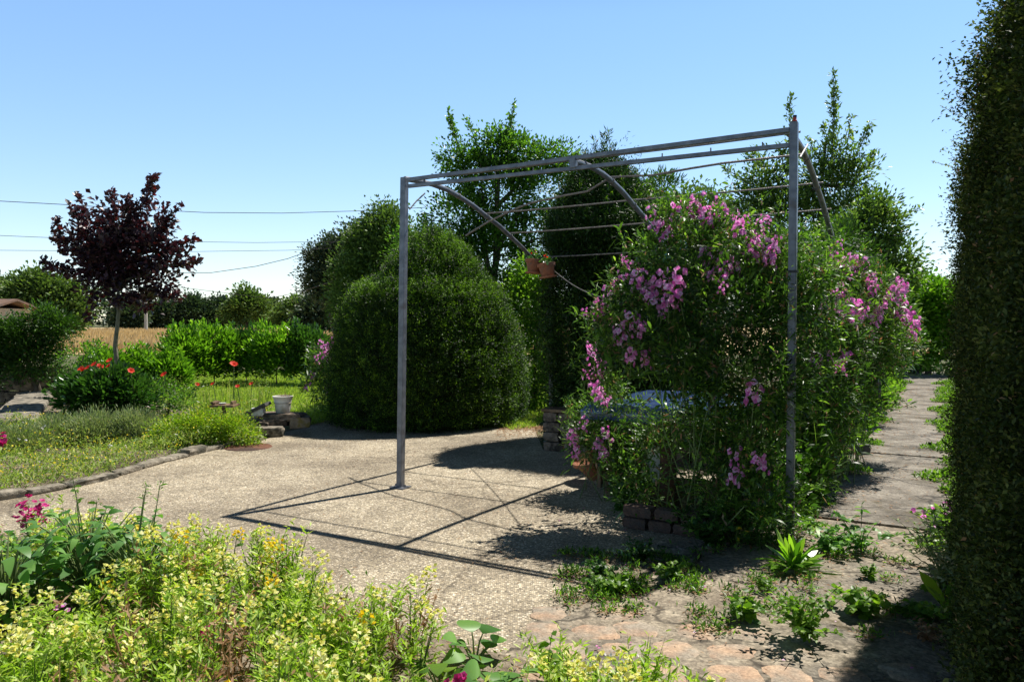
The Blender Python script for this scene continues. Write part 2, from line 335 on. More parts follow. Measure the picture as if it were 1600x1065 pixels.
def rdir(n): return nrm(rng.normal(size=(n, 3)))
def strips(P, A, L, W, S=1, droop=0., N=None, fold=.25, peak=.5):
    """leaf blades: base P, axis A; returns verts (n,k,3) and faces"""
    P = np.asarray(P, float); n = len(P); A = nrm(np.asarray(A, float))
    L = np.broadcast_to(L, (n,)).astype(float)[:, None]; W = np.broadcast_to(W, (n,)).astype(float)[:, None]
    droop = np.broadcast_to(droop, (n,)).astype(float)[:, None]
    if N is None: N = rdir(n) + np.array([0, 0, 1.2])
    sd = nrm(np.cross(A, N)); up = nrm(np.cross(sd, A))
    Z = np.array([0, 0, 1.])
    def c(t): return P + A*L*t - Z*droop*L*t*t
    if S == 1:
        t = peak
        V = np.stack([P, c(t)-sd*W/2+up*W*fold, c(1), c(t)+sd*W/2+up*W*fold], 1)
        return V, [(0, 1, 2), (0, 2, 3)]
    cols = [P]
    for k in range(1, S):
        t = k/S; w_ = math.sin(math.pi*t**(math.log(.5)/math.log(peak)))**.8
        cols += [c(t)-sd*W/2*w_+up*W*fold*w_*.5, c(t)+sd*W/2*w_+up*W*fold*w_*.5]
    cols.append(c(1)); V = np.stack(cols, 1)
    F = [(0, 2, 1)]
    for k in range(S-2): b = 1+2*k; F.append((b, b+1, b+3, b+2))
    e = 1+2*(S-2); F.append((e, e+1, len(cols)-1))
    return V, F
def lobe_cloud(lobes, clumps, per, sigma, shell=.5, flat=1.):
    """lobes: list (centre, radii). returns P, outward"""
    C = np.array([l[0] for l in lobes], float); Rr = np.array([l[1] if hasattr(l[1], '__len__') else (l[1],)*3 for l in lobes], float)
    wgt = np.prod(Rr, 1)**(2/3); wgt /= wgt.sum()
    li = rng.choice(len(lobes), clumps, p=wgt)
    d = rdir(clumps); rad = rng.random(clumps)**(1/3.)*(1-shell)+shell*rng.random(clumps)**.25
    cc = C[li] + d*Rr[li]*rad[:, None]
    ci = np.repeat(np.arange(clumps), per)
    off = np.clip(rng.normal(size=(len(ci), 3)), -1.7, 1.7)*sigma*rng.uniform(.6, 1.4, clumps)[ci][:, None]; off[:, 2] *= flat
    P = cc[ci]+off
    out = nrm(nrm(P-C[li][ci]) + .6*rdir(len(ci)))
    tint = np.clip(rng.normal(.45, .13, clumps)[ci]+rng.normal(0, .18, len(ci)), 0, 1)
    return P, out, tint
def shoots(segs, step, leaf, spread):
    """leafy shoots along segments"""
    PP = []; OO = []
    for a, b in segs:
        a = np.array(a); b = np.array(b); n = max(3, int(np.linalg.norm(b-a)/step))
        t = rng.random(n)[:, None]; sp = spread*(1.15-t*.8)
        PP.append(a+(b-a)*t + rng.normal(size=(n, 3))*sp*.5); OO.append(nrm(rdir(n)+.5*nrm(b-a)))
    return np.concatenate(PP), np.concatenate(OO)
def limbs(mb, base, top, lobes, r0, nl=7, seg=8, lo=2):
    base = Vector(base); top = Vector(top)
    n = 7; pts = [base.lerp(top, i/(n-1)) + Vector((rng.normal()*r0*.35, rng.normal()*r0*.35, 0))*(0 if i == 0 else 1) for i in range(n)]
    mb.tube(pts, [r0*(1.25 if i == 0 else 1-.75*i/(n-1)) for i in range(n)], seg)
    for l in range(nl):
        c, rr = lobes[l % len(lobes)]; rr = rr if hasattr(rr, '__len__') else (rr,)*3
        e = Vector(c) + Vector([rng.uniform(-.6, .6)*rr[k] for k in range(3)])
        i = int(rng.integers(lo, n-1)); s_ = pts[i]
        mid = s_.lerp(e, .5) + Vector((0, 0, -.05*(e-s_).length))
        q = [s_, s_.lerp(mid, .5)+Vector(rng.normal(0, .01, 3)), mid, mid.lerp(e, .5)+Vector(rng.normal(0, .03, 3)), e]
        rb = r0*.45
        mb.tube(q, [rb, rb*.8, rb*.6, rb*.4, rb*.15], 6)
def tree(name, label, cat, base, lobes, mat, leaf=(.08, .045), clumps=400, per=30, sigma=.16, trunk=.1, bark='bark', top=None, group=None, shoot=None, shell=.45, nl=7, part='crown', flat=.8, up=.2, sstep=.012, sspread=.12, lo=2):
    t = thing(name, base, label, cat, group)
    mb = MB()
    if top is None:
        top = np.mean([np.array(l[0]) for l in lobes], 0)
    limbs(mb, base, top, lobes, trunk, nl, lo=lo)
    P, O, T = lobe_cloud(lobes, clumps, per, sigma, shell, flat)
    if shoot:
        P2, O2 = shoots(shoot, sstep, leaf, sspread); P = np.concatenate([P, P2]); O = np.concatenate([O, O2]); T = np.concatenate([T, np.clip(rng.normal(.6, .2, len(P2)), 0, 1)])
        for a, b in shoot: mb.tube([a, b], [trunk*.12, trunk*.05], 5)
    keep = P[:, 2] > .02; P, O, T = P[keep], O[keep], T[keep]
    mb.build('trunk', M[bark], t, smooth=True)
    lm = LM(); n = len(P)
    V, F = strips(P, O+np.array([0, 0, up]), leaf[0]*rng.uniform(.6, 1.3, n), leaf[1]*rng.uniform(.7, 1.2, n))
    lm.add(V, F, 0, T)
    lm.build(part, mat if not isinstance(mat, str) else M[mat], t)
    return t
def lob(px, py, rp, Y, sq=1., dp=1.):
    r = rp/1200*Y; return (tuple(at(px, py, Y)), (r, r*dp, r*sq))
def sheet(name, pts, z, mat, kind='structure'):
    me = bpy.data.meshes.new(name)
    me.from_pydata([(p[0], p[1], z) for p in pts], [], [tuple(range(len(pts)))])
    me.materials.append(mat); o = bpy.data.objects.new(name, me); COL.objects.link(o); o['kind'] = kind
    return o

# ------------------------------------------------------------------ ground
u = Vector((.868, -.496, 0)); wv = Vector((.496, .868, 0)); F0 = Vector((-1.0, 6.87, 0))
def PG(s_, a, z=0): return F0 + u*s_ + wv*a + Vector((0, 0, z))
PB = Vector((1.94, 5.3, 0)); pd = Vector((.49, .8717, 0)); pp = Vector((.8717, -.49, 0))
def PT(t, o, z=0): return PB + pd*t + pp*o + Vector((0, 0, z))
xs = np.unique(np.concatenate([[-900, -300, -120, -60, -30], np.arange(-16, 12.01, .4), [30, 60, 120, 300, 900]]))
ys = np.unique(np.concatenate([[-60, -10, 0, 5], np.arange(8, 24.01, .4), [35, 60, 120, 300, 1200]]))
X, Yg = np.meshgrid(xs, ys, indexing='ij'); Zg = np.zeros_like(X)
# sunken lane beyond the wall on the left
L0 = np.array([-7.62, 11.3]); Ld = nrm(np.array([-.47, .88])); Ln = np.array([-Ld[1], Ld[0]])
side = (X-L0[0])*Ln[0]+(Yg-L0[1])*Ln[1]; along = (X-L0[0])*Ld[0]+(Yg-L0[1])*Ld[1]
Zg = -1.9*np.clip((side-.05)/.3, 0, 1)*np.clip((6.5-side)/1, 0, 1)*np.clip((along+2.2)/.6, 0, 1)*np.clip((7.5-along)/.8, 0, 1)
me = bpy.data.meshes.new('ground')
V = np.stack([X, Yg, Zg], -1).reshape(-1, 3); ny = len(ys)
Fc = [(i*ny+j, (i+1)*ny+j, (i+1)*ny+j+1, i*ny+j+1) for i in range(len(xs)-1) for j in range(ny-1)]
me.from_pydata(V.tolist(), [], Fc); me.materials.append(M['ground'])
g_ = bpy.data.objects.new('ground', me); COL.objects.link(g_); g_['kind'] = 'structure'

kerb_px = [(-160, 800), (-40, 788), (40, 776), (100, 765), (180, 746), (250, 724), (320, 706), (370, 696), (412, 688)]
kerb = [gr(*p) for p in kerb_px]
terr = [gr(-160, 830)] + kerb + [gr(440, 676), gr(480, 668), Vector((-3.0, 11.6, 0)), Vector((-.3, 11.9, 0)), Vector((.30, 10.9, 0)), Vector((.36, 8.9, 0)), PG(1.3, 3.0), PG(3.33, 3.0), PG(3.33, .2), gr(1100, 850), gr(1000, 862), gr(930, 925), gr(850, 955), Vector((.1, 3.6, 0)), Vector((-.1, 2.9, 0)), Vector((-.3, 1.2, 0)), Vector((-3.5, 1.2, 0))]
sheet('terrace', terr, .004, M['terrace'])
apron = [Vector((-.6, 1.0, 0)), Vector((-.2, 3.0, 0)), gr(850, 955), gr(935, 920), gr(1000, 855), gr(1110, 840), gr(1240, 830), PT(.6, -.15), PT(.62, 1.2), PT(-3, 1.3), Vector((1.8, 1.0, 0))]
sheet('paved_apron', apron, .008, M['apron'])
# path of big concrete slabs
mb = MB()
t0 = .6
for L_ in (1.9, 1.35, 2.3, 1.9, 2.6, 2.4, 3.0, 3.4):
    o0 = rng.uniform(-.05, .03); o1 = 1.0+rng.uniform(-.04, .06); z0 = rng.uniform(.015, .03)
    V = [PT(t0+.006, o0, 0), PT(t0+.006, o1, 0), PT(t0+L_-.006, o1, 0), PT(t0+L_-.006, o0, 0)]
    V += [v+Vector((0, 0, z0+rng.uniform(-.004, .004))) for v in V]
    mb.raw(V, [(0,1,5,4),(1,2,6,5),(2,3,7,6),(3,0,4,7),(4,5,6,7)]); t0 += L_
o = mb.build('garden_path', M['path'], bevel=.006); o['kind'] = 'structure'
# orange pavers set in the apron
mb = MB()
for j in range(9):
    for i in range(11):
        c = np.array([.10+i*.262+(.13 if j % 2 else 0), 2.30+j*.232]) + rng.normal(0, .02, 2)
        x, y = c
        lim = 3.95-.30*max(0, x-.5)*1.3
        if y > lim or x > 1.75+rng.normal(0, .12) or x < .02: continue
        if rng.random() < .07: continue
        k = 19; rx, ry = rng.uniform(.092, .112), rng.uniform(.082, .1); ph = rng.uniform(0, 6)
        ring0, ring1 = [], []
        for q in range(k):
            a = 2*math.pi*q/k; rr = 1+.10*math.sin(2*a+ph)+.06*math.sin(5*a+ph*2)+rng.normal(0, .04)
            ca, sa = math.cos(a), math.sin(a); e = (abs(ca)**3+abs(sa)**3)**(-1/3)
            ring0.append((x+ca*rx*rr*e, y+sa*ry*rr*e, .007)); ring1.append((x+ca*rx*rr*e*.86, y+sa*ry*rr*e*.84, .0125+rng.normal(0, .0008)))
        mb.raw(ring0+ring1+[(x, y, .0132)], [(q, (q+1) % k, k+(q+1) % k, k+q) for q in range(k)]+[(k+q, k+(q+1) % k, 2*k) for q in range(k)])
o = mb.build('stone_paving', M['paver'], smooth=True); o['kind'] = 'structure'
# soils
bed_near = [Vector((-5.6, 5.6, 0)), Vector((-4.2, 5.65, 0)), Vector((-3.1, 5.15, 0)), Vector((-2.3, 4.8, 0)), Vector((-1.5, 4.4, 0)), Vector((-.9, 4.0, 0)), Vector((-.45, 3.65, 0)), Vector((.0, 3.4, 0)), Vector((.45, 3.12, 0)), Vector((.68, 2.75, 0)), Vector((.5, 1.0, 0)), Vector((-6, 1.0, 0))]
sheet('flower_bed_soil', bed_near, .012, M['soil'])
bed_far = [kerb[0]+Vector((-1, 0, 0))] + [k+Vector((-.06, .06, 0)) for k in kerb[1:]] + [gr(430, 672), gr(400, 655), gr(300, 640), gr(180, 612), gr(95, 606), gr(40, 655), gr(-40, 690), gr(-200, 740)]
sheet('border_soil', bed_far, .004, M['soil'])
lawn_poly = [gr(470, 668), gr(430, 655), gr(330, 640), gr(250, 628), gr(170, 606), gr(150, 590), gr(250, 582), gr(520, 576), gr(900, 576), gr(900, 640), Vector((.35, 11, 0)), gr(840, 668), gr(800, 672), Vector((-.6, 11.5, 0)), Vector((-2.6, 11.7, 0))]
sheet('lawn_ground', lawn_poly, .008, M['lawn'])
sheet('field', [(-300, 33, 0), (90, 33, 0), (200, 150, 0), (-520, 150, 0)], .02, M['field'])
sheet('far_road', [(-90, 128, 0), (-50, 128, 0), (-50, 133, 0), (-90, 133, 0)], .05, M['road'])
# standing cereal: pale stalks along the near part of the field
n = 26000; P = np.stack([rng.uniform(-75, 5, n), 34+rng.random(n)**1.6*60, np.zeros(n)], 1)
lm = LM(); V, F = strips(P, np.stack([rng.normal(0, .25, n), rng.normal(0, .25, n), np.ones(n)], 1), rng.uniform(.5, .75, n), .12, N=np.stack([rng.normal(0,.3,n), -np.ones(n), np.zeros(n)], 1)); lm.add(V, F)
M['straw'] = leafmat('ripe_straw', [(.46,.35,.18), (.58,.45,.25), (.66,.53,.32)], .3, .8, (1.1,1,.8))
o = lm.build('cereal_crop', M['straw']); tag(o, 'pale ripe cereal crop in the field beyond the laurels', 'crop', kind='stuff')

# lawn grass
def in_poly(P, poly):
    x, y = P[:, 0], P[:, 1]; ins = np.zeros(len(P), bool); q = [(p[0], p[1]) for p in poly]
    j = len(q)-1
    for i in range(len(q)):
        xi, yi = q[i]; xj, yj = q[j]
        c = ((yi > y) != (yj > y)) & (x < (xj-xi)*(y-yi)/(yj-yi+1e-12)+xi); ins ^= c; j = i
    return ins
def scatter(poly, n):
    q = np.array([(p[0], p[1]) for p in poly]); lo, hi = q.min(0), q.max(0)
    P = rng.uniform(lo, hi, (n, 2)); P = P[in_poly(P, poly)]
    return np.concatenate([P, np.zeros((len(P), 1))], 1)
P = scatter(lawn_poly, 190000); P = P[P[:, 1] < 22]
f = np.sin(P[:, 0]*1.7+np.sin(P[:, 1]*1.3))*np.sin(P[:, 1]*1.1+.5)
hg = rng.uniform(.05, .13, len(P))*(1+.4*f)
lm = LM(); V, F = strips(P, np.concatenate([rng.normal(0, .45, (len(P), 2)), np.ones((len(P), 1))], 1), hg, .014, droop=.2)
lm.add(V, F, 0, np.clip(.35+.12*f+rng.normal(0, .2, len(P)), 0, 1))
o = lm.build('lawn_grass', M['grass']); tag(o, 'rough green grass of the sunlit lawn behind the border', 'grass', kind='stuff')

# ------------------------------------------------------------------ kerb, walls, stones
mb = MB()
for i in range(len(kerb)-1):
    a, b = kerb[i], kerb[i+1]; Ln_ = (b-a).length; k = max(1, int(round(Ln_/.42)))
    for q in range(k):
        c = a.lerp(b, (q+.5)/k); d = (b-a).normalized(); hgt = rng.uniform(.045, .085)
        mb.rock((c.x-.03, c.y+.05, hgt/2), (Ln_/k*rng.uniform(.93, 1.02), rng.uniform(.11, .17), hgt), math.atan2(d.y, d.x)+rng.normal(0, .07), .11)
tag(mb.build('stone_kerb', M['limestone'], base=tuple(kerb[3]), smooth=True), 'low rough limestone kerb edging the flower border left of the terrace', 'kerb')
# coping of the retaining wall at left
mb = MB()
ca = math.atan2(Ld[1], Ld[0])
for k, L_ in enumerate((1.5, 1.7, 1.4)):
    s_ = -.7+[0, 1.55, 3.3][k]; c = L0+Ld*(s_+L_/2) - Ln*.28
    mb.rock((c[0], c[1], .06), (L_, .62, .13), ca, .035)
c = L0+Ld*2 + Ln*(-.02)
mb.bar((L0[0]-Ld[0]*1.5, L0[1]-Ld[1]*1.5, -.95), (L0[0]+Ld[0]*6, L0[1]+Ld[1]*6, -.95), .3, 1.86)
tag(mb.build('retaining_wall', M['limestone'], base=(L0[0], L0[1], 0), smooth=True), 'pale stone coping of the retaining wall above the dark sunken lane, far left', 'wall')
mb = MB()
cc = L0+Ld*5.2
for row in range(7):
    for k in range(5):
        mb.rock((cc[0]+.5-k*.42+(.2 if row % 2 else 0), cc[1]+.25*k*0+.3, -1.2+row*.27), (.42, .35, .26), .15, .1)
tag(mb.build('dry_stone_wall', M['rubble'], base=(cc[0], cc[1], -1.4), smooth=True), 'dark dry stone wall end under the trimmed bush behind the pale coping', 'wall')
# low wall at back of pergola
W0 = Vector((.36, 8.82, 0)); mb = MB(); mb2 = MB()
for row in range(4):
    x = -.02
    while x < 1.9:
        L_ = rng.uniform(.14, .3); c = W0+u*(x+L_/2)+wv*.1
        mb.rock((c.x, c.y, .055+row*.112), (L_*.98, .22, .108), math.atan2(u.y, u.x), .1); x += L_
c0 = W0-u*.02+wv*.12; c1 = W0+u*1.95+wv*.12
mb2.bar(c0+Vector((0,0,.468)), c1+Vector((0,0,.468)), .27, .035)
t = thing('low_stone_wall', tuple(W0), 'low rubble stone wall with flat coping in front of the tall dark yew', 'wall')
mb.build('stonework', M['rubble'], t, smooth=True); mb2.build('coping', M['wood'], t, bevel=.005)
# planter edging inside pergola front
mb = MB()
E0 = gr(975, 822)
for row in range(2):
    x = 0
    while x < .72:
        L_ = rng.uniform(.16, .24); c = E0+u*(x+L_/2)
        mb.rock((c.x, c.y, .045+row*.085), (L_*.97, .12, .08), math.atan2(u.y, u.x)+rng.normal(0, .03), .05); x += L_
tag(mb.build('brick_edging', M['brick'], base=tuple(E0), smooth=True), 'two courses of dark old bricks edging the bed at the foot of the sweet peas', 'edging')
def block(px, py, sz, ang, mat, name, label, cat, group=None, z=0.02):
    c = gr(px, py); m_ = MB(); m_.rock((c.x, c.y, z+sz[2]/2), sz, ang, .04)
    return tag(m_.build(name, M[mat], base=(c.x, c.y, z), smooth=True), label, cat, group)
block(1347, 711, (.17, .11, .10), -.2, 'slate', 'brick', 'dark loose brick standing on the left edge of the path', 'brick', None, .03)
block(1416, 583, (.9, .5, .36), -.5, 'slate', 'stone_block', 'dark square stone block at the far left end of the path', 'stone block')
# rockery by the white pot
def rocks(specs, name, label):
    m_ = MB(); base = gr(specs[0][0], specs[0][1])
    for (px, py, sz, z, a, Y) in specs:
        x = (px-800)/1200*Y; m_.rock((x, Y, z), sz, a, .08)
    return tag(m_.build(name, M['limestone'], base=(base.x, base.y, 0), smooth=True), label, 'stones')
Yr = 10.0
def stone(px, pyb, sz, a, label, mat='limestone', Y=None, group='stones stacked under the white pot'):
    Y = Y or Yr; c = at(px, pyb, Y); m_ = MB(); m_.rock((c.x, c.y, max(0, c.z)+sz[2]/2), sz, a, .09)
    return tag(m_.build('garden_stone', M[mat], base=(c.x, c.y, max(0, c.z)), smooth=True), label, 'stone', group)
stone(422, 680, (.36, .3, .12), .2, 'pale rounded stone at the terrace corner, lowest of the stack', Y=9.95)
stone(408, 669, (.3, .3, .10), -.1, 'flat mauve grey stone on the left of the stack above the kerb end', 'rubble', 10.1)
stone(432, 665, (.34, .3, .10), .1, 'dark brown stone in the middle of the stack below the slab', 'rubble', 10.15)
stone(404, 657, (.28, .26, .09), .1, 'small stone under the leaning slate at the left end', 'limestone', 10.2)
stone(441, 656, (.62, .4, .10), -.05, 'wide flat dark slab carrying the white pot', 'rubble', 10.25)
stone(468, 668, (.28, .3, .16), .3, 'mossy square stone at the right end of the stack', 'mossy', 10.2)
# white planter
c = at(442, 653, 10.25); zt = .262
m_ = MB(); m_.lathe([(.088, 0), (.093, .01), (.104, .10), (.113, .16), (.122, .195), (.130, .202), (.135, .222), (.122, .225), (.116, .215), (.105, .17), (.09, .14)], (c.x, c.y, zt+.005), 36)
pt = thing('white_pot', (c.x, c.y, zt), 'weathered white flared flower pot standing on the stack of stones', 'flower pot')
m_.build('pot', M['white_pot'], pt, smooth=True)
m_ = MB(); m_.lathe([(.001, 0), (.118, 0), (.10, .012), (.001, .014)], (c.x, c.y, zt+.135), 20); m_.build('soil', M['soil'], pt)
lm = LM(); n = 50; P = np.tile([c.x, c.y, zt+.15], (n, 1))+rng.normal(0, .04, (n, 3))*[1, 1, .1]
V, F = strips(P, rdir(n)*[.5, .5, .2]+[0, 0, 1], rng.uniform(.06, .16, n), .006, 3, .1); lm.add(V, F); lm.build('dead_stems', M['dryleaf'], pt)
# slate and white block leaning
a = at(388, 645, 10.15); b = at(419, 630, 10.15)
m_ = MB(); m_.bar(a, b, .26, .045, side=(0, 1, 0)); tag(m_.build('slate_slab', M['slate'], base=tuple(a), bevel=.006), 'dark slate slab leaning up to the right beside the white pot', 'slate slab')
c = at(401, 647, 10.12); m_ = MB(); m_.rock((c.x+.02, c.y+.01, c.z-.0+.035), (.17, .16, .11), .05, .03)
tag(m_.build('white_block', M['white'], base=(c.x, c.y, c.z-.04), smooth=True), 'small chipped white block under the leaning slate', 'block')
# wooden bird table
c = gr(350, 669); Yb = 10.6; c = Vector(((350-800)/1200*Yb, Yb, 0)); zb = at(350, 633, Yb).z
t = thing('bird_table', tuple(c), 'old wooden bird table on one post above the golden shrub', 'bird table')
m_ = MB(); m_.bar(c, c+Vector((0, 0, zb-.02)), .05, .05); m_.build('post', M['wood'], t)
m_ = MB(); m_.bar(c+Vector((-.17, 0, zb)), c+Vector((.17, 0, zb)), .26, .03); m_.build('tray', M['wood'], t, bevel=.003)
m_ = MB(); m_.rock((c.x-.12, c.y, zb+.035), (.07, .2, .05), 0, .08); m_.build('side_rail', M['wood'], t); m_ = MB(); m_.rock((c.x+.13, c.y, zb+.035), (.04, .16, .06), 0, .08); m_.build('side_rail', M['wood'], t)
m_ = MB(); m_.lathe([(.001, 0), (.035, 0), (.05, .018), (.044, .018), (.001, .008)], (c.x-.02, c.y, zb+.017), 16); tag(m_.build('saucer', M['white'], base=(c.x-.02, c.y, zb+.017), smooth=True), 'small white saucer lying on the wooden bird table', 'saucer')
# rusty manhole
c = gr(388, 699); m_ = MB(); k = 28
ring = [(c.x+math.cos(2*math.pi*q/k)*.27, c.y+math.sin(2*math.pi*q/k)*.27) for q in range(k)]
m_.raw([(x, y, .005) for x, y in ring]+[(c.x+(x-c.x)*.96, c.y+(y-c.y)*.96, .014) for x, y in ring], [(q, (q+1) % k, k+(q+1) % k, k+q) for q in range(k)]+[tuple(k+q for q in range(k))])
tag(m_.build('drain_cover', M['rust'], base=(c.x, c.y, .005)), 'round rusty iron drain cover in the terrace by the kerb end', 'drain cover')

# ------------------------------------------------------------------ pergola
S3 = 3.328
perg = thing('pergola', tuple(PG(S3/2, 0)), 'large grey metal pergola with curved rafters standing on the terrace', 'pergola')
FL0, FL1 = Vector((-.998, 6.87, 0)), Vector((-.962, 6.87, 2.775)); FR0, FR1 = Vector((1.888, 5.22, 0)), Vector((1.918, 5.22, 2.845))
RL = PG(0, 3.0); RR = PG(S3, 3.0); RM = PG(S3/2, 3.0)
def part_bar(name, a, b, w_, h_, side, mat='steel'):
    m_ = MB(); m_.bar(a, b, w_, h_, side); return m_.build(name, M[mat], perg, bevel=.004)
p1 = part_bar('post', FL0, FL1, .055, .055, u); p2 = part_bar('post', FR0, FR1, .052, .052, u)
part_bar('post', RL, RL+Vector((0, 0, 1.98)), .05, .05, u); part_bar('post', RR, RR+Vector((0, 0, 1.98)), .05, .05, u)
for q in (FL0, FR0, RL, RR):
    m_ = MB(); m_.bar(q+Vector((0, 0, .004)), q+Vector((0, 0, .014)), .15, .13, u)
    for i in (-1, 1):
        m_.tube([q+u*(.052*i)+Vector((0, 0, .01)), q+u*(.052*i)+Vector((0, 0, .035))], .008, 6)
    m_.build('base_plate', M['steel'], perg)
um = (FR1-FL1); um.z = 0; um.normalize()
ub0 = at(637, 281, 6.85); ub1 = at(1234, 203, 5.245); lb0 = at(638, 291, 6.85); lb1 = at(1234, 227, 5.245)
part_bar('beam', ub0, ub1, .028, .034, wv); part_bar('beam', lb0, lb1, .028, .032, wv)
mid = (ub0+ub1)/2; midl = (lb0+lb1)/2
part_bar('strut', mid, midl, .05, .05, u)
for q in range(9):
    x = (q+.5)/9
    if abs(x-.5) < .06: continue
    m_ = MB(); m_.tube([lb0.lerp(lb1, x)+Vector((0, 0, .015)), lb0.lerp(lb1, x)+Vector((0, 0, .042))], .005, 6); m_.build('bolt', M['rod'], perg)
prof = [(.03, 2.765), (.22, 2.775), (.45, 2.78), (.68, 2.765), (.9, 2.73), (1.15, 2.675), (1.43, 2.59), (1.68, 2.52), (1.92, 2.43), (2.2, 2.325), (2.47, 2.2), (2.75, 2.08), (3.0, 1.97)]
for s_, dz in ((.03, 0), (S3/2, 0), (S3-.03, .03)):
    m_ = MB(); m_.tube([PG(s_, a, z+dz) for a, z in prof], .024, 10); m_.build('rafter', M['steel'], perg, smooth=True)
    for a in (.3, .88, 1.43, 1.92, 2.47):
        z = np.interp(a, [q[0] for q in prof], [q[1] for q in prof])+dz
        m_ = MB(); m_.tube([PG(s_, a-.012, z+.003), PG(s_, a+.012, z-.001)], .029, 10); m_.build('clamp', M['rod'], perg)
zr = lambda a: float(np.interp(a, [q[0] for q in prof], [q[1] for q in prof]))+.034
def rod(pts, r=.0085):
    m_ = MB(); m_.tube(pts, r, 6); m_.build('rod', M['rod'], perg, smooth=True)
for a in (.3, 1.43, 1.92, 2.47):
    n_ = 12; rod([PG(-.02+(S3+.04)*i/n_, a, zr(a)-.007*math.sin(math.pi*(i/n_*2 % 1))+.03*i/n_) for i in range(n_+1)])
# the loose purlin, bent down at its left end
q = [at(728, 368, 8.2), at(742, 359, 8.1), at(762, 347, 7.95), at(785, 336, 7.8), at(806, 326, 7.65), at(830, 317, 7.5), at(880, 306, 7.25), at(918, 299, 7.05), PG(S3/2, .88, zr(.88)), at(1020, 274, 6.5), at(1080, 263, 6.3), at(1130, 255, 6.18), PG(S3-.03, .88, zr(.88)+.03)]
rod(q, .0095)
n_ = 4; rod([PG(S3*i/n_, 2.97, 1.97) for i in range(n_+1)], .015)
# corner braces
for (P_, s1, dz) in ((FL1, 1, 0), (FR1, -1, 0)):
    pass
m_ = MB(); m_.tube([at(640, 327, 6.88), at(650, 315, 6.96), at(664, 302, 7.05)], .007, 6); m_.build('brace', M['rod'], perg)
m_ = MB(); m_.tube([at(1250, 246, 5.25), at(1256, 236, 5.4), at(1262, 226, 5.5)], .007, 6); m_.build('brace', M['rod'], perg)
m_ = MB(); m_.lathe([(.014, 0), (.016, .012), (.012, .016), (.012, .03), (.001, .03)], FR1+Vector((.004, 0, .0)), 12); m_.lathe([(.013, .03), (.014, .045), (.001, .047)], FR1+Vector((.004, 0, 0)), 12, 1)
m_.build('finial', [M['red'], M['navy']], perg)
# band on right post
m_ = MB(); m_.bar(FR0.lerp(FR1, .64), FR0.lerp(FR1, .646), .066, .066, u); m_.build('band', M['cable'], perg)

# terracotta pots hanging at the end of the left rafter, with geraniums
def hang_pot(px, py, Y, label, tilt):
    c = at(px, py, Y); t = thing('hanging_pot', tuple(c), label, 'flower pot', 'terracotta pots hung on the pergola')
    m_ = MB(); ax = Vector((tilt, 0, 1)).normalized()
    m_.lathe([(.066, -.115), (.072, -.11), (.085, -.03), (.09, 0), (.103, 0), (.105, .035), (.094, .037), (.088, .02), (.07, .005)], c, 24, axis=ax)
    m_.lathe([(.08, -.13), (.098, -.126), (.10, -.11), (.094, -.114), (.07, -.12)], c, 24, axis=ax)
    m_.build('pot', M['terracotta'], t, smooth=True)
    lm = LM(); n = 60; P = np.array(c)+rng.normal(0, .045, (n, 3))*[1, 1, .4]+[0, 0, .05]
    V, F = strips(P, rdir(n)+[0, 0, .5], .045, .035, 3); lm.add(V, F); lm.build('foliage', M['darkleaf'], t)
    lm = LM(); n = 8; P = np.array(c)+rng.normal(0, .01, (n, 3))+[0, 0, .11]
    V, F = strips(P, rdir(n), .02, .015); lm.add(V, F); lm.build('flower', M['poppy'], t)
    m_ = MB(); m_.tube([c+Vector((.09, 0, .03)), c+Vector((0, .02, .2)), c+Vector((-.09, 0, .03))], .003, 5); m_.build('hanger', M['cable'], t)
hang_pot(835, 410, 8.75, 'terracotta pot with red geranium hung at the end of the left rafter', .06)
hang_pot(854, 416, 8.6, 'terracotta pot with geranium hung to the right of the rafter end pot', -.15)
m_ = MB(); a = at(866, 423, 8.6); b = at(960, 470, 6.1)
m_.tube([a.lerp(b, i/8)+Vector((0, 0, -.05*math.sin(math.pi*i/8))) for i in range(9)], .005, 5)
tag(m_.build('chain', M['rod'], base=tuple(a), smooth=True), 'thin sagging wire running from the hung pots down into the sweet peas', 'wire')

# table with blue oilcloth
TB = Vector((.63, 6.52, 0)); TU, TW = u*1.25, wv*1.5; zt = .80
t = thing('garden_table', tuple(TB+TU/2+TW/2), 'garden table under a shiny blue oilcloth inside the pergola behind the sweet peas', 'table')
m_ = MB(); c0 = TB+TW/2+Vector((0, 0, zt-.03)); m_.bar(c0+u*.02, c0+TU-u*.02, 1.46, .03); m_.build('table_top', M['ochre_wood'], t)
for i in (0.12, .88):
    for j in (.1, .9):
        q = TB+TU*i+TW*j; m_ = MB(); m_.bar(q, q+Vector((0, 0, zt-.045)), .06, .06, u); m_.build('leg', M['wood'], t, bevel=.004)
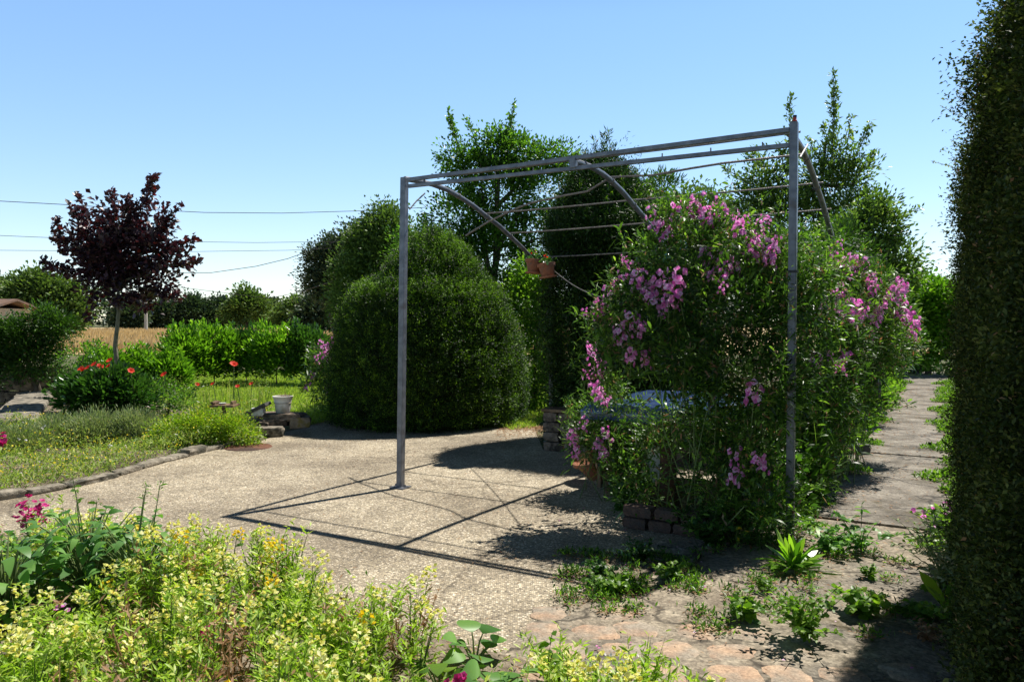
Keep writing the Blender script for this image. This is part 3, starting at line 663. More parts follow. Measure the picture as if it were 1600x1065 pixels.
# cloth
nx_, ny_ = 26, 30; V = []; 
for i in range(nx_+1):
    for j in range(ny_+1):
        x = (i/nx_)*1.45-.10; y = (j/ny_)*1.7-.10; z = zt-.009+.003*math.sin(7*x+3*y)+.002*math.sin(17*y)
        ox = max(0, -x, x-1.25); oy = max(0, -y, y-1.5); dd = max(ox, oy)
        z -= dd*1.25; xx = min(max(x, -.02-.1*ox), 1.27+.1*ox); yy = min(max(y, -.02-.1*oy), 1.52+.1*oy)
        wob = .012*math.sin(22*(x+y))*(dd > .02)
        q = TB+u*(xx+(wob if ox else 0))+wv*(yy+(wob if oy else 0)); V.append((q.x, q.y, z))
m_ = MB(); m_.raw(V, [(i*(ny_+1)+j, (i+1)*(ny_+1)+j, (i+1)*(ny_+1)+j+1, i*(ny_+1)+j+1) for i in range(nx_) for j in range(ny_)])
o = m_.build('tablecloth', M['blue_cloth'], base=tuple(TB), smooth=True); tag(o, 'shiny blue oilcloth draped over the garden table in the pergola', 'tablecloth')
sm = o.modifiers.new('thickness', 'SOLIDIFY'); sm.thickness = .003; sm.offset = 1
# crate below, bucket, brown post, tilted terracotta bowl
c = at(985, 722, 6.9); c.z = 0
t = thing('wooden_crate', (c.x, c.y, 0), 'ochre wooden box standing in the shade below the blue table', 'crate')
m_ = MB(); z0 = .20
for k in range(3):
    m_.bar(c+u*-.25-wv*.17+Vector((0,0,z0+.06+k*.085)), c+u*.25-wv*.17+Vector((0,0,z0+.06+k*.085)), .018, .075); m_.bar(c+u*-.25+wv*.17+Vector((0,0,z0+.06+k*.085)), c+u*.25+wv*.17+Vector((0,0,z0+.06+k*.085)), .018, .075)
    m_.bar(c+u*-.26-wv*.16+Vector((0,0,z0+.06+k*.085)), c+u*-.26+wv*.16+Vector((0,0,z0+.06+k*.085)), .018, .075); m_.bar(c+u*.26-wv*.16+Vector((0,0,z0+.06+k*.085)), c+u*.26+wv*.16+Vector((0,0,z0+.06+k*.085)), .018, .075)
m_.build('side_board', M['ochre_wood'], t)
m_ = MB(); m_.bar(c-u*.25+Vector((0,0,z0+.01)), c+u*.25+Vector((0,0,z0+.01)), .33, .018); m_.build('bottom_board', M['ochre_wood'], t)
for i in (-1, 1):
    for j in (-1, 1):
        m_ = MB(); m_.bar(c+u*.235*i+wv*.15*j, c+u*.235*i+wv*.15*j+Vector((0,0,z0+.28)), .03, .03, u); m_.build('leg', M['wood'], t)
Yk = 6.1; c = at(1032, 700, Yk); zt_ = c.z; h = .26
t = thing('white_bucket', (c.x, c.y, zt_-h), 'chipped white enamel bucket in the shade beside the brown post', 'bucket')
m_ = MB(); m_.lathe([(.075, -h), (.08, -h+.005), (.105, -.01), (.112, 0), (.108, .004), (.098, -.01), (.07, -h+.02)], (c.x, c.y, zt_), 28); m_.build('pail', M['white'], t, smooth=True)
m_ = MB(); m_.tube([(c.x-.11, c.y, zt_-.02), (c.x-.14, c.y-.04, zt_-.08), (c.x-.10, c.y-.11, zt_-.13), (c.x, c.y-.13, zt_-.12)], .004, 6); m_.build('handle', M['rod'], t)
m_ = MB(); cz = zt_-h
for row in range(max(1, int(cz/.09))):
    m_.rock((c.x, c.y, (row+.5)*cz/max(1, int(cz/.09))), (.28, .22, cz/max(1, int(cz/.09))), .2, .05)
tag(m_.build('brick_stack', M['brick'], base=(c.x, c.y, 0), smooth=True), 'short pile of bricks carrying the white bucket', 'bricks')
M['brownpost'] = noisemat('dark_brown_post', (.05,.028,.02), (.10,.05,.035), 14, .85, bump=.5)
c = gr(1048, 806); m_ = MB(); m_.tube([(c.x, c.y+.12, 0), (c.x+.005, c.y+.12, .35), (c.x, c.y+.12, .72)], [.072, .066, .062], 14)
tag(m_.build('log_post', M['brownpost'], base=(c.x, c.y+.12, 0), smooth=True), 'thick reddish brown round post standing behind the brick edging', 'post')
c = at(935, 728, 7.1); c.z = .16
m_ = MB(); m_.lathe([(.10, -.12), (.11, -.115), (.20, .06), (.225, .065), (.225, .10), (.20, .10), (.17, .03), (.11, -.08)], c, 28, axis=Vector((-.35, -.1, 1)))
t = thing('terracotta_bowl', (c.x, c.y, 0), 'wide tilted terracotta bowl on the terrace below the low sweet pea', 'flower pot'); m_.build('bowl', M['terracotta'], t, smooth=True)
m_ = MB(); m_.rock((c.x+.02, c.y+.02, .035), (.2, .2, .07), .4, .08); tag(m_.build('prop_stone', M['rubble'], base=(c.x+.02, c.y+.02, 0), smooth=True), 'small stone propping up the tilted terracotta bowl', 'stone')
# teal ornaments
for (px, py, r, lab) in ((1066, 388, .045, 'teal glass ornament among the sweet peas left of the tall cluster'), (1043, 408, .04, 'flat teal saucer shaped ornament lowest among the sweet pea tops')):
    c = at(px, py, 6.2); m_ = MB(); m_.lathe([(.001, -.02), (r*.7, -.015), (r*1.4, 0), (r*.9, .015), (r*.8, .04), (r*.4, .06), (.001, .065)], c, 20)
    m_.tube([c+Vector((0, 0, .06)), c+Vector((.01, 0, .2))], .002, 4)
    tag(m_.build('glass_ornament', M['teal'], base=tuple(c), smooth=True), lab, 'ornament', 'teal ornaments hung in the sweet peas')

# ------------------------------------------------------------------ clipped yews and hedge (surface foliage)
def surf_shrub(name, label, cat, base, pts_fn, n, leaf, mat, core=None, depth=.10, tuft=6, spread=.05, fuzz=.06, upb=.5, tip=.25, ribs=0, brown=0, group=None, part='foliage', coremat='yewcore'):
    """pts_fn(n) -> points on the clipped surface, normals"""
    t = thing(name, base, label, cat, group)
    nt_ = n//tuft; P, N = pts_fn(nt_)
    if ribs: P = P + N*(ribs*(np.sin(P[:, 2]*24+3*np.sin(P[:, 0]*5)+2*np.sin(P[:, 1]*6))*.6+np.sin(P[:, 0]*11+P[:, 2]*7)*np.sin(P[:, 1]*9-P[:, 2]*6)))[:, None]
    P = P - N*(rng.random((nt_, 1))**1.3)*depth + N*fuzz*rng.exponential(.5, (nt_, 1))
    ax = nrm(N + .7*rdir(nt_) + np.array([0, 0, upb]))
    ti = np.repeat(np.arange(nt_), tuft)
    k = rng.random(len(ti))[:, None]
    Q = P[ti] + ax[ti]*k*spread*1.6 + rng.normal(size=(len(ti), 3))*spread*.35
    A = nrm(ax[ti]*.9 + rdir(len(ti)))
    T = np.clip(rng.normal(.35-(tip-.25)*.4, .16, nt_)[ti] + k[:, 0]*tip + rng.normal(0, .12, len(ti)), 0, 1)  # tone lightens outward: sunlit tips put into the leaf colour
    keep = Q[:, 2] > .01
    V, F = strips(Q[keep], A[keep], leaf[0]*rng.uniform(.6, 1.3, keep.sum()), leaf[1])
    lm = LM(); Tk = T[keep]
    if brown:
        bi = (rng.random(nt_) < brown)[ti][keep]; lm.add(V[~bi], F, 0, Tk[~bi]); lm.add(V[bi], F, 1, Tk[bi]); lm.build(part, [M[mat], M['dryleaf']], t)
    else: lm.add(V, F, 0, Tk); lm.build(part, M[mat], t)
    if core is not None: core.build('shade_core', M[coremat], t, smooth=True)  # solid dark filler, added to stop light passing through
    return t
# dome yew with a second tier
YC = np.array([-1.27, 11.5, 0]); SC = np.array([-1.28, 11.4, 0])
ang_t = np.linspace(0, 2*np.pi, 400)
dprof = [(.0, 1.33), (.25, 1.37), (.8, 1.36), (1.2, 1.28), (1.6, 1.15), (1.84, 1.06), (1.95, .97), (1.99, .70)]
uprof = [(1.93, .73), (2.13, .67), (2.34, .55), (2.54, .38), (2.7, .20), (2.8, .0)]
def rev_fn(profs):
    segs = []
    for (cx, cy, pr) in profs:
        for a, b in zip(pr[:-1], pr[1:]):
            ln = math.hypot(b[0]-a[0], b[1]-a[1])*(a[1]+b[1]); segs.append((cx, cy, a, b, ln))
    wgt = np.array([s_[4] for s_ in segs]); wgt /= wgt.sum()
    def fn(n):
        i = rng.choice(len(segs), n, p=wgt); t = rng.random(n); th = rng.uniform(0, 2*np.pi, n)
        A = np.array([(s_[0], s_[1], *s_[2], *s_[3]) for s_ in segs])[i]
        z = A[:, 2]+(A[:, 4]-A[:, 2])*t; r = A[:, 3]+(A[:, 5]-A[:, 3])*t
        r = r*(1+.015*np.sin(3*th+1)+.01*np.sin(7*th+z*3))
        dz = A[:, 4]-A[:, 2]; dr = A[:, 5]-A[:, 3]
        N = nrm(np.stack([np.cos(th)*dz, np.sin(th)*dz, -dr], 1))
        return np.stack([A[:, 0]+np.cos(th)*r, A[:, 1]+np.sin(th)*r, z], 1), N
    return fn
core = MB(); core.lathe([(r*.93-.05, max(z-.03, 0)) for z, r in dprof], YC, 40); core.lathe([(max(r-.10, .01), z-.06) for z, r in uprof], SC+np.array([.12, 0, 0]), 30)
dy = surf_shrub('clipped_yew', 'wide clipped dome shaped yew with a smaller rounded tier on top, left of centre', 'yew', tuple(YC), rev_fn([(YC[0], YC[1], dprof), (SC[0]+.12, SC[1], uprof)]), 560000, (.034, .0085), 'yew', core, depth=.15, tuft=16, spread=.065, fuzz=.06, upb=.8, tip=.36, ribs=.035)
edge = []
for k in range(900):
    th = rng.uniform(0, 6.28); top = rng.random() < .45
    if top: z, r_ = rng.uniform(2.2, 2.75), None; r_ = np.interp(z, [q[0] for q in uprof], [q[1] for q in uprof]); cx, cy = SC[0]+.12, SC[1]
    else: z = rng.uniform(1.75, 1.97); r_ = np.interp(z, [q[0] for q in dprof], [q[1] for q in dprof]); cx, cy = YC[0], YC[1]
    a = np.array([cx+math.cos(th)*r_, cy+math.sin(th)*r_, z]); edge.append((a, a+np.array([math.cos(th)*.05, math.sin(th)*.05, rng.uniform(.05, .16)])))
P, O = shoots(edge, .004, None, .02); lm = LM(); V, F = strips(P, O+[0, 0, .3], rng.uniform(.02, .035, len(P)), .008); lm.add(V, F, 0, np.clip(rng.normal(.85, .12, len(P)), 0, 1)); lm.build('new_growth', M['yew'], dy)
# tall dark yew behind the low wall: block + ragged top
def box_fn(C, ax, ay, sx, sy, z0, z1, rnd=.25, taper=0, wts=None):
    C = np.array(C, float); ax = np.array(ax, float); ay = np.array(ay, float)
    def fn(n):
        P = rng.uniform(-1, 1, (n, 3)); areas = np.array(wts) if wts else np.array([sy*(z1-z0)]*2+[sx*(z1-z0)]*2+[sx*sy*.7]); areas = areas/areas.sum()
        f_ = rng.choice(5, n, p=areas)
        for k, (axi, sg) in enumerate(((0, -1), (0, 1), (1, -1), (1, 1), (2, 1))): P[f_ == k, axi] = sg
        # superellipsoid rounding
        q = np.abs(P)**1; e = 6.0
        rr = (np.abs(P[:, 0])**e+np.abs(P[:, 1])**e)**(1/e); P[:, 0] /= np.maximum(rr, 1e-3)**.0
        hx, hy, hz = sx/2, sy/2, (z1-z0)/2
        L_ = P*[hx, hy, hz]; inner = np.array([hx-rnd, hy-rnd, hz-rnd]); cl = np.clip(L_, -inner, inner); cl[:, 2] = np.where(L_[:, 2] < 0, L_[:, 2], cl[:, 2])
        d = L_-cl; nn = nrm(d+1e-6*P); L2 = np.where(np.linalg.norm(d, axis=1, keepdims=True) > 1e-6, cl+nn*rnd, L_)
        zz = (L2[:, 2]+hz)/(2*hz); tp = 1-taper*zz
        wx = L2[:, 0]*tp; wy = L2[:, 1]*tp
        wx = wx+nn[:, 0]*.07*np.sin(L2[:, 1]*4+zz*7); wy = wy+nn[:, 1]*.05*np.sin(L2[:, 0]*4+zz*6)
        Wp = C+ax*wx[:, None]+ay*wy[:, None]; Wp[:, 2] = z0+L2[:, 2]+hz
        Nw = ax*nn[:, :1]+ay*nn[:, 1:2]; Nw[:, 2] = nn[:, 2]
        return Wp, nrm(Nw)
    return fn
def box_core(C, ax, ay, sx, sy, z0, z1, inset=.1, taper=0):
    m_ = MB(); C = Vector(C); ax = Vector(ax); ay = Vector(ay)
    a = C+Vector((0, 0, z0)); b = C+Vector((0, 0, z1-inset*1.6)); k = 10; V = []
    for lv in range(k+1):
        f = lv/k; p = a.lerp(b, f); tp = (1-taper*f)*(1 if f < .85 else 1-.35*(f-.85)/.15)
        for q in range(16):
            th = 2*math.pi*q/16; cx, sy_ = math.cos(th), math.sin(th); e = (abs(cx)**5+abs(sy_)**5)**(-.2)
            V.append(p+ax*(cx*e*(sx/2-inset)*tp)+ay*(sy_*e*(sy/2-inset)*tp))
    F = [(i*16+q, i*16+(q+1) % 16, (i+1)*16+(q+1) % 16, (i+1)*16+q) for i in range(k) for q in range(16)]+[tuple(range(16))[::-1], tuple(k*16+q for q in range(16))]
    m_.raw(V, F); return m_
yc = W0+u*.72+wv*1.05
f1 = box_fn(yc, u, wv, 1.75, 1.5, 0, 2.75, .35, .04)
yc2 = W0+u*.32+wv*1.0
cprof = [(2.35, .66), (2.7, .55), (3.0, .42), (3.25, .28), (3.45, .08)]
f2 = rev_fn([(yc2.x, yc2.y, cprof)])
def f12(n): a = f1(int(n*.72)); b = f2(n-int(n*.72)); return np.concatenate([a[0], b[0]]), np.concatenate([a[1], b[1]])
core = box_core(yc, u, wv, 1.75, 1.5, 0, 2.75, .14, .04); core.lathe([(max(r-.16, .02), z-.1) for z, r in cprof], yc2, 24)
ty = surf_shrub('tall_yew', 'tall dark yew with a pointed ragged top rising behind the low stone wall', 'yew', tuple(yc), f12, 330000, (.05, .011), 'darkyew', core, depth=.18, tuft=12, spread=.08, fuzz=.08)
# feathery leaders of the tall yew
segs = []
for k in range(46):
    th = rng.uniform(0, 6.28); r = rng.uniform(0, .55); z = 3.5-1.5*r-rng.uniform(0, .2)
    a = np.array([yc2.x+math.cos(th)*r, yc2.y+math.sin(th)*r, z]); segs.append((a, a+np.array([math.cos(th)*.28*r/.75+rng.normal(0, .05), math.sin(th)*.2*r, rng.uniform(.2, .48)])))
for k in range(34):  # sideways fronds to the right
    th = rng.uniform(-1.0, .5); z = rng.uniform(2.5, 3.05); a = np.array([yc2.x+.3*math.cos(th), yc2.y+.4*math.sin(th), z]); L_ = rng.uniform(.25, .7)
    segs.append((a, a+np.array([math.cos(th)*L_, math.sin(th)*L_, L_*rng.uniform(-.05, .45)])))
P, O = shoots(segs, .0034, None, .07); lm = LM(); V, F = strips(P, O+[0, 0, .5], rng.uniform(.04, .09, len(P)), .014); lm.add(V, F, 0, np.clip(rng.normal(.6, .2, len(P)), 0, 1)); lm.build('leader_shoots', M['yew'], ty)
# the big hedge on the right
hl = 4.6; hc = PT(.36-hl/2, 1.07+.85); ax_ = np.array(pd); ay_ = np.array(pp)
fh = box_fn(hc, ax_, ay_, hl, 1.7, 0, 2.86, .72, .03, [.02, .2, .62, .02, .14])
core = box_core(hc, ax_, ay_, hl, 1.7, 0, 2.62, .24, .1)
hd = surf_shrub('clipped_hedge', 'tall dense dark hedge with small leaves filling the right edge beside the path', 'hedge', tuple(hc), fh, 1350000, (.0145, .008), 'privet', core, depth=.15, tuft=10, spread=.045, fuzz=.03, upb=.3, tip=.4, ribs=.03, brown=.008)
segs = []
P, N = fh(2900)
for p, n_ in zip(P, N):
    e = (np.dot(p-np.array(PT(.38, 0)), ax_))
    if e < -1.3 or p[2] < .9 or (p[2] < 2.2 and rng.random() < .55): continue
    if rng.random() < .5: continue
    L_ = rng.exponential(.075)+.04
    if p[2] > 1.7 and e > -1.6 and rng.random() < .10: L_ += .14
    L_ = min(L_, .10 if p[2] < 1.7 else .24)
    segs.append((p, p+n_*L_+np.array([-.25*L_, 0, rng.uniform(0, .5)*L_])))
PP = []; AA = []
m_ = MB()
for a, b in segs:
    k = max(5, int(np.linalg.norm(b-a)/.0038)); t_ = np.linspace(-.2, 1, k)[:, None]; q = a+(b-a)*t_; PP.append(q); AA.append(nrm(rdir(k)+.35*nrm(b-a)))
    if np.linalg.norm(b-a) > .05: m_.tube([tuple(a-(b-a)*.5), tuple(b)], .0014, 3)
P = np.concatenate(PP); A = np.concatenate(AA); lm = LM(); V, F = strips(P, A, rng.uniform(.010, .016, len(P)), .007); lm.add(V, F, 0, np.clip(rng.normal(.7, .2, len(P)), 0, 1)); lm.build('long_shoots', M['privet_sunlit'], hd)
m_.build('twig', M['bark'], hd)

# ------------------------------------------------------------------ purple maple
Ym = 13.0; mb_ = at(181, 0, Ym); base = (mb_.x, Ym, 0)
ml = [lob(190, 400, 44, Ym, 1.0), lob(150, 410, 32, Ym), lob(235, 395, 34, Ym), lob(190, 345, 30, Ym, 1.1), lob(150, 355, 27, Ym), lob(235, 350, 29, Ym), lob(200, 450, 29, Ym, .8), lob(145, 450, 18, Ym, .8), lob(255, 440, 22, Ym), lob(225, 472, 17, Ym, .7), lob(112, 380, 15, Ym), lob(270, 405, 18, Ym), lob(176, 395, 43, Ym)]
ms = [(at(190, 400, Ym), at(240, 276, Ym)), (at(230, 330, Ym), at(240, 276, Ym-.2)), (at(150, 400, Ym), at(108, 318, Ym)), (at(150, 380, Ym), at(122, 305, Ym+.2)), (at(178, 370, Ym), at(175, 298, Ym)), (at(200, 360, Ym), at(200, 306, Ym-.2)), (at(230, 380, Ym), at(282, 320, Ym)), (at(240, 400, Ym), at(306, 372, Ym)), (at(240, 420, Ym), at(316, 408, Ym-.2)), (at(150, 430, Ym), at(70, 418, Ym)), (at(110, 425, Ym), at(66, 408, Ym)), (at(140, 410, Ym), at(90, 372, Ym+.2)), (at(230, 450, Ym), at(276, 468, Ym)), (at(150, 450, Ym), at(140, 500, Ym)), (at(200, 460, Ym), at(235, 485, Ym)), (at(100, 380, Ym), at(88, 345, Ym))]
ms = [(np.array(a), np.array(b)) for a, b in ms]
tree('purple_maple', 'young purple leaved maple with a round dark crown on a slim trunk, far left', 'tree', base, ml, 'maple', (.10, .075), 290, 20, .09, .05, lo=4, bark= 'palebark', top=tuple(at(188, 340, Ym)), shoot=ms, sstep=.0065, sspread=.13, nl=22, shell=.35)

# ------------------------------------------------------------------ trees and shrubs behind
def lobs(Y, L_, dp=.8): return [lob(a, b, r, Y, *( [k[0]] if k else [1.]), dp) for a, b, r, *k in L_]
NP = np.array
# apple tree behind
Ya = 14.0
al = lobs(Ya, [(720, 350, 60), (780, 300, 58), (840, 300, 48), (700, 430, 60), (770, 400, 70), (810, 480, 55), (850, 380, 45), (830, 560, 40), (660, 400, 50), (735, 262, 34), (800, 240, 34), (770, 230, 28), (710, 250, 20), (850, 250, 30), (880, 250, 22)])
as_ = [(at(735, 290, Ya), at(700, 172, Ya)), (at(718, 230, Ya), at(700, 185, Ya)), (at(770, 280, Ya), at(728, 185, Ya)), (at(790, 270, Ya), at(803, 160, Ya)), (at(800, 230, Ya), at(795, 175, Ya+.3)), (at(730, 270, Ya), at(678, 240, Ya)), (at(840, 260, Ya), at(850, 228, Ya)), (at(850, 270, Ya), at(905, 238, Ya)), (at(770, 260, Ya), at(760, 205, Ya)), (at(800, 250, Ya+.2), at(822, 205, Ya))]
as_ = [(NP(a), NP(b)) for a, b in as_]
tree('apple_tree', 'tall leafy apple tree with upright leafy leaders against the sky, behind the domed yew', 'tree', (at(770, 0, Ya).x, Ya, 0), al, 'fruit', (.07, .045), 1100, 34, .12, .11, shoot=as_, sstep=.006, sspread=.13, nl=14, top=tuple(at(775, 260, Ya)), shell=.3)
# lower thicket between dome yew and tall yew
tree('hazel_bush', 'bright sunlit bush filling the gap between the domed yew and the tall yew', 'bush', (at(830, 0, 12.6).x, 12.6, 0), lobs(12.6, [(825, 470, 40), (845, 540, 32), (835, 430, 28), (850, 600, 26), (830, 610, 25)]), 'weed', (.07, .045), 300, 26, .12, .05, nl=5)
# trees to the left of the dome yew
tree('far_ash_tree', 'pale green bushy tree behind the left side of the domed yew', 'tree', (at(590, 0, 24).x, 24, 0), lobs(24, [(590, 400, 52), (610, 370, 45), (560, 430, 40), (625, 420, 55), (570, 380, 26), (545, 470, 30), (600, 345, 24), (620, 480, 50), (560, 490, 40)]), 'farleaf', (.11, .07), 950, 38, .20, .16, nl=6, shell=.3)
tree('far_oak_tree', 'dark bluish oak seen behind the pale tree, its crown cut by the wires', 'tree', (at(525, 0, 45).x, 45, 0), lobs(45, [(530, 400, 32), (505, 410, 26), (560, 375, 26), (520, 445, 30), (495, 440, 20), (490, 410, 16), (545, 440, 40)]), 'bluefar', (.20, .13), 560, 36, .36, .3, nl=6, shell=.3)
tree('walnut_tree', 'round far tree crown seen above the flower tops, right of the tall yew', 'tree', (at(1095, 0, 26).x, 26, 0), lobs(26, [(1095, 345, 48), (1130, 370, 45), (1060, 370, 50), (1100, 410, 60), (1080, 310, 20)]), 'farleaf', (.15, .10), 600, 26, .25, .2, nl=5, shell=.3)
# conifer right of the tall yew
Yc = 12.5
tree('young_cypress', 'feathery green conifer just right of the tall yew behind the roof rods', 'conifer', (at(1010, 0, Yc).x, Yc, 0), lobs(Yc, [(1010, 330, 40), (1000, 390, 55), (1035, 300, 26), (1000, 460, 60), (1060, 440, 50)]), 'conifer', (.09, .025), 620, 28, .10, .08, nl=8)
# pear tree with two tall leaders
Yp = 13.5
pl = lobs(Yp, [(1190, 290, 40), (1180, 330, 45), (1220, 340, 55), (1300, 300, 48), (1310, 240, 26), (1270, 270, 36), (1340, 270, 26), (1200, 250, 24), (1330, 330, 36), (1260, 350, 55), (1160, 310, 20)])
ps = [(at(1300, 290, Yp), at(1303, 112, Yp)), (at(1302, 230, Yp), at(1305, 140, Yp)), (at(1232, 270, Yp), at(1235, 150, Yp)), (at(1320, 280, Yp), at(1362, 190, Yp)), (at(1180, 290, Yp), at(1130, 262, Yp)), (at(1200, 270, Yp), at(1165, 240, Yp)), (at(1285, 260, Yp), at(1262, 215, Yp)), (at(1320, 250, Yp), at(1330, 182, Yp)), (at(1230, 280, Yp), at(1215, 225, Yp)), (at(1310, 260, Yp), at(1285, 195, Yp+.2)), (at(1330, 290, Yp), at(1368, 235, Yp))]
ps = [(NP(a), NP(b)) for a, b in ps]
tree('pear_tree', 'pear tree with two tall thin leafy leaders behind the right pergola post', 'tree', (at(1260, 0, Yp).x, Yp, 0), pl, 'pear', (.09, .04), 520, 24, .12, .09, shoot=ps, sstep=.006, sspread=.13, nl=12, top=tuple(at(1290, 220, Yp)), shell=.3)
Yq = 11.5
tree('plum_bush', 'leafy green plum bush with a thin top branch, right of the pear tree', 'bush', (at(1370, 0, Yq).x, Yq, 0), lobs(Yq, [(1370, 360, 40), (1330, 380, 45), (1400, 400, 32), (1360, 430, 50), (1410, 430, 22), (1370, 325, 20), (1340, 470, 45)]), 'pear', (.075, .04), 520, 26, .11, .06, nl=8, shoot=[(NP(at(1370, 350, Yq)), NP(at(1385, 305, Yq))), (NP(at(1390, 340, Yq)), NP(at(1440, 325, Yq))), (NP(at(1360, 340, Yq)), NP(at(1350, 300, Yq)))], sstep=.01)
Yt = 8.6
tree('thuja_bush', 'bright feathery conifer tips just above the right hand sweet peas', 'conifer', (at(1310, 0, Yt).x, Yt, 0), lobs(Yt, [(1310, 380, 34), (1340, 400, 28), (1290, 410, 34), (1250, 390, 36), (1200, 400, 36), (1240, 460, 60), (1330, 440, 30)]), 'conifer', (.06, .018), 460, 30, .08, .05, nl=6)
# hedge closing the far end of the path
tree('boundary_bush', 'broad yellow green bush closing the far end of the path', 'bush', (at(1450, 0, 21).x, 21, 0), lobs(21, [(1440, 470, 42, .9), (1480, 475, 40), (1420, 490, 40), (1465, 500, 36), (1500, 500, 40), (1440, 540, 34), (1490, 550, 36)]), 'laurel', (.14, .08), 620, 26, .16, .08, nl=5, shell=.3)
tree('shadow_bush', 'dark bush behind the stone block at the path end', 'bush', (at(1400, 0, 19).x, 19, 0), lobs(19, [(1395, 520, 30), (1370, 500, 40), (1350, 460, 40), (1320, 500, 40)]), 'darkleaf', (.12, .07), 300, 26, .14, .06, nl=4)
# left side
tree('trimmed_bush', 'rounded dark green bush at the left edge above the sunken lane', 'bush', (at(40, 0, 15).x, 15.4, 0), lobs(15, [(40, 530, 42, .9), (80, 520, 26), (0, 540, 40), (55, 560, 42, .8), (-30, 560, 50), (20, 512, 20), (70, 500, 24), (95, 508, 20)]), 'conifer', (.08, .035), 620, 28, .10, .07, nl=5, shell=.3)
tree('yellowing_rose', 'thin bush with yellowing leaves beside the maple trunk left side', 'bush', (at(120, 0, 14).x, 14, 0), lobs(14, [(120, 560, 24), (135, 590, 26), (105, 590, 20), (140, 545, 16)]), 'fruit', (.05, .03), 80, 20, .09, .03, nl=6)
tree('farm_oak', 'large round leafy tree behind the brown roof, far left', 'tree', (at(60, 0, 52).x, 52, 0), lobs(52, [(70, 460, 34), (100, 475, 28), (40, 465, 32), (60, 440, 16), (95, 500, 30), (110, 455, 14), (120, 490, 16), (20, 480, 20)]), 'farleaf', (.3, .2), 560, 24, .4, .3, nl=5, shell=.3)
tree('left_far_tree', 'pale distant tree cut by the left edge behind the large round tree', 'tree', (at(0, 0, 75).x, 75, 0), lobs(75, [(0, 455, 22), (20, 460, 20), (-20, 465, 26), (5, 480, 24)]), 'farleaf', (.4, .26), 240, 22, .5, .3, nl=4)
k = 0
for (px, py, r, Y, lab) in ((203, 492, 17, 95, 'small dark far bush seen just right of the maple trunk'), (255, 492, 26, 100, 'low dark far bush behind the pale pole'), (300, 488, 30, 102, 'rounded dark far bush in the hedgerow right of the maple crown'), (345, 492, 30, 104, 'dark far bush left of the tall sunlit one in the hedgerow'), (385, 480, 26, 98, 'taller sunlit far bush with an uneven top in the hedgerow'), (425, 492, 26, 104, 'dark far bush right of the tall sunlit one in the hedgerow'), (470, 492, 30, 85, 'far bush in the hedgerow left of the pale ash tree'), (510, 488, 32, 70, 'nearest far bush of the hedgerow next to the domed yew')):
    ll = [lob(px, py, r, Y, .75), lob(px-r*.6, py+8, r*.75, Y, .8), lob(px+r*.6, py+8, r*.75, Y, .8), lob(px+rng.uniform(-8, 8), py-r*.4, r*.5, Y, .9)]
    if k == 4: ll += [lob(383, 462, 12, Y), lob(395, 468, 12, Y), lob(410, 476, 10, Y)]
    tree('hedgerow_bush', lab, 'bush', (at(px, 0, Y).x, Y, 0), ll, 'bluefar' if k not in (4, 6) else 'farleaf', (.45, .3), 260, 24, .5, .2, nl=3, group='bushes of the hedgerow beyond the field', shell=.3); k += 1
# continuous far wood to the horizon
n = 60000; xw = rng.uniform(-420, 420, n); prof_w = 5+2.2*np.sin(xw*.045)+1.4*np.sin(xw*.13+1)+.9*np.sin(xw*.41)
P = np.stack([xw, 165+rng.normal(0, 3, n), rng.random(n)**.8*prof_w], 1)
lm = LM(); V, F = strips(P, rdir(n)+[0, 0, .3], 1.1, .9); lm.add(V, F); tag(lm.build('far_wood', M['bluefar']), 'far dark line of trees on the horizon beyond the cereal field', 'wood', kind='stuff')
# laurel bushes
for (px, py, r, Y, sq, lab) in ((290, 540, 36, 17, .75, 'bright laurel bush in front of the field, right of the maple trunk'), (335, 537, 36, 17.5, .8, 'laurel bush second from the left of the taller row'), (385, 540, 34, 18, .8, 'low darker laurel in the dip of the row behind the lawn'), (432, 538, 38, 17.5, .8, 'bright laurel bush behind the lawn, third tall one of the row'), (480, 537, 34, 17.5, .85, 'dark glossy laurel at the right end of the row, next to the domed yew'), (215, 570, 30, 16, .6, 'low laurel bush directly right of the maple trunk foot'), (160, 568, 28, 15.5, .6, 'low laurel bush directly left of the maple trunk foot'), (262, 575, 26, 16, .6, 'low laurel in front of the brightest laurel of the row')):
    py += 2; r = r*.92; ll = [lob(px, py, r, Y, sq), lob(px-r*.5, py+6, r*.7, Y, sq), lob(px+r*.5, py+4, r*.7, Y, sq), lob(px, py+r*.8, r*1.0, Y, .55), lob(px-r*.7, py+r*.9, r*.6, Y, .7), lob(px+r*.7, py+r*.9, r*.6, Y, .7)]
    sh = []
    for q in range(9):
        a = at(px+rng.uniform(-r, r)*.8, py-r*sq*.5, Y+rng.uniform(-.2, .2)); sh.append((NP(a), NP(a)+[rng.normal(0, .05), rng.normal(0, .05), rng.uniform(.15, .4)]))
    tree('laurel_bush', lab, 'laurel', (at(px, 0, Y).x, Y, 0), ll, 'laurel' if 'dark' not in lab else 'darkleaf', (.12, .05), 190, 24, .09, .016, group='laurel bushes in a row behind the lawn', nl=5, up=.7, shoot=sh, sstep=.012, sspread=.12)
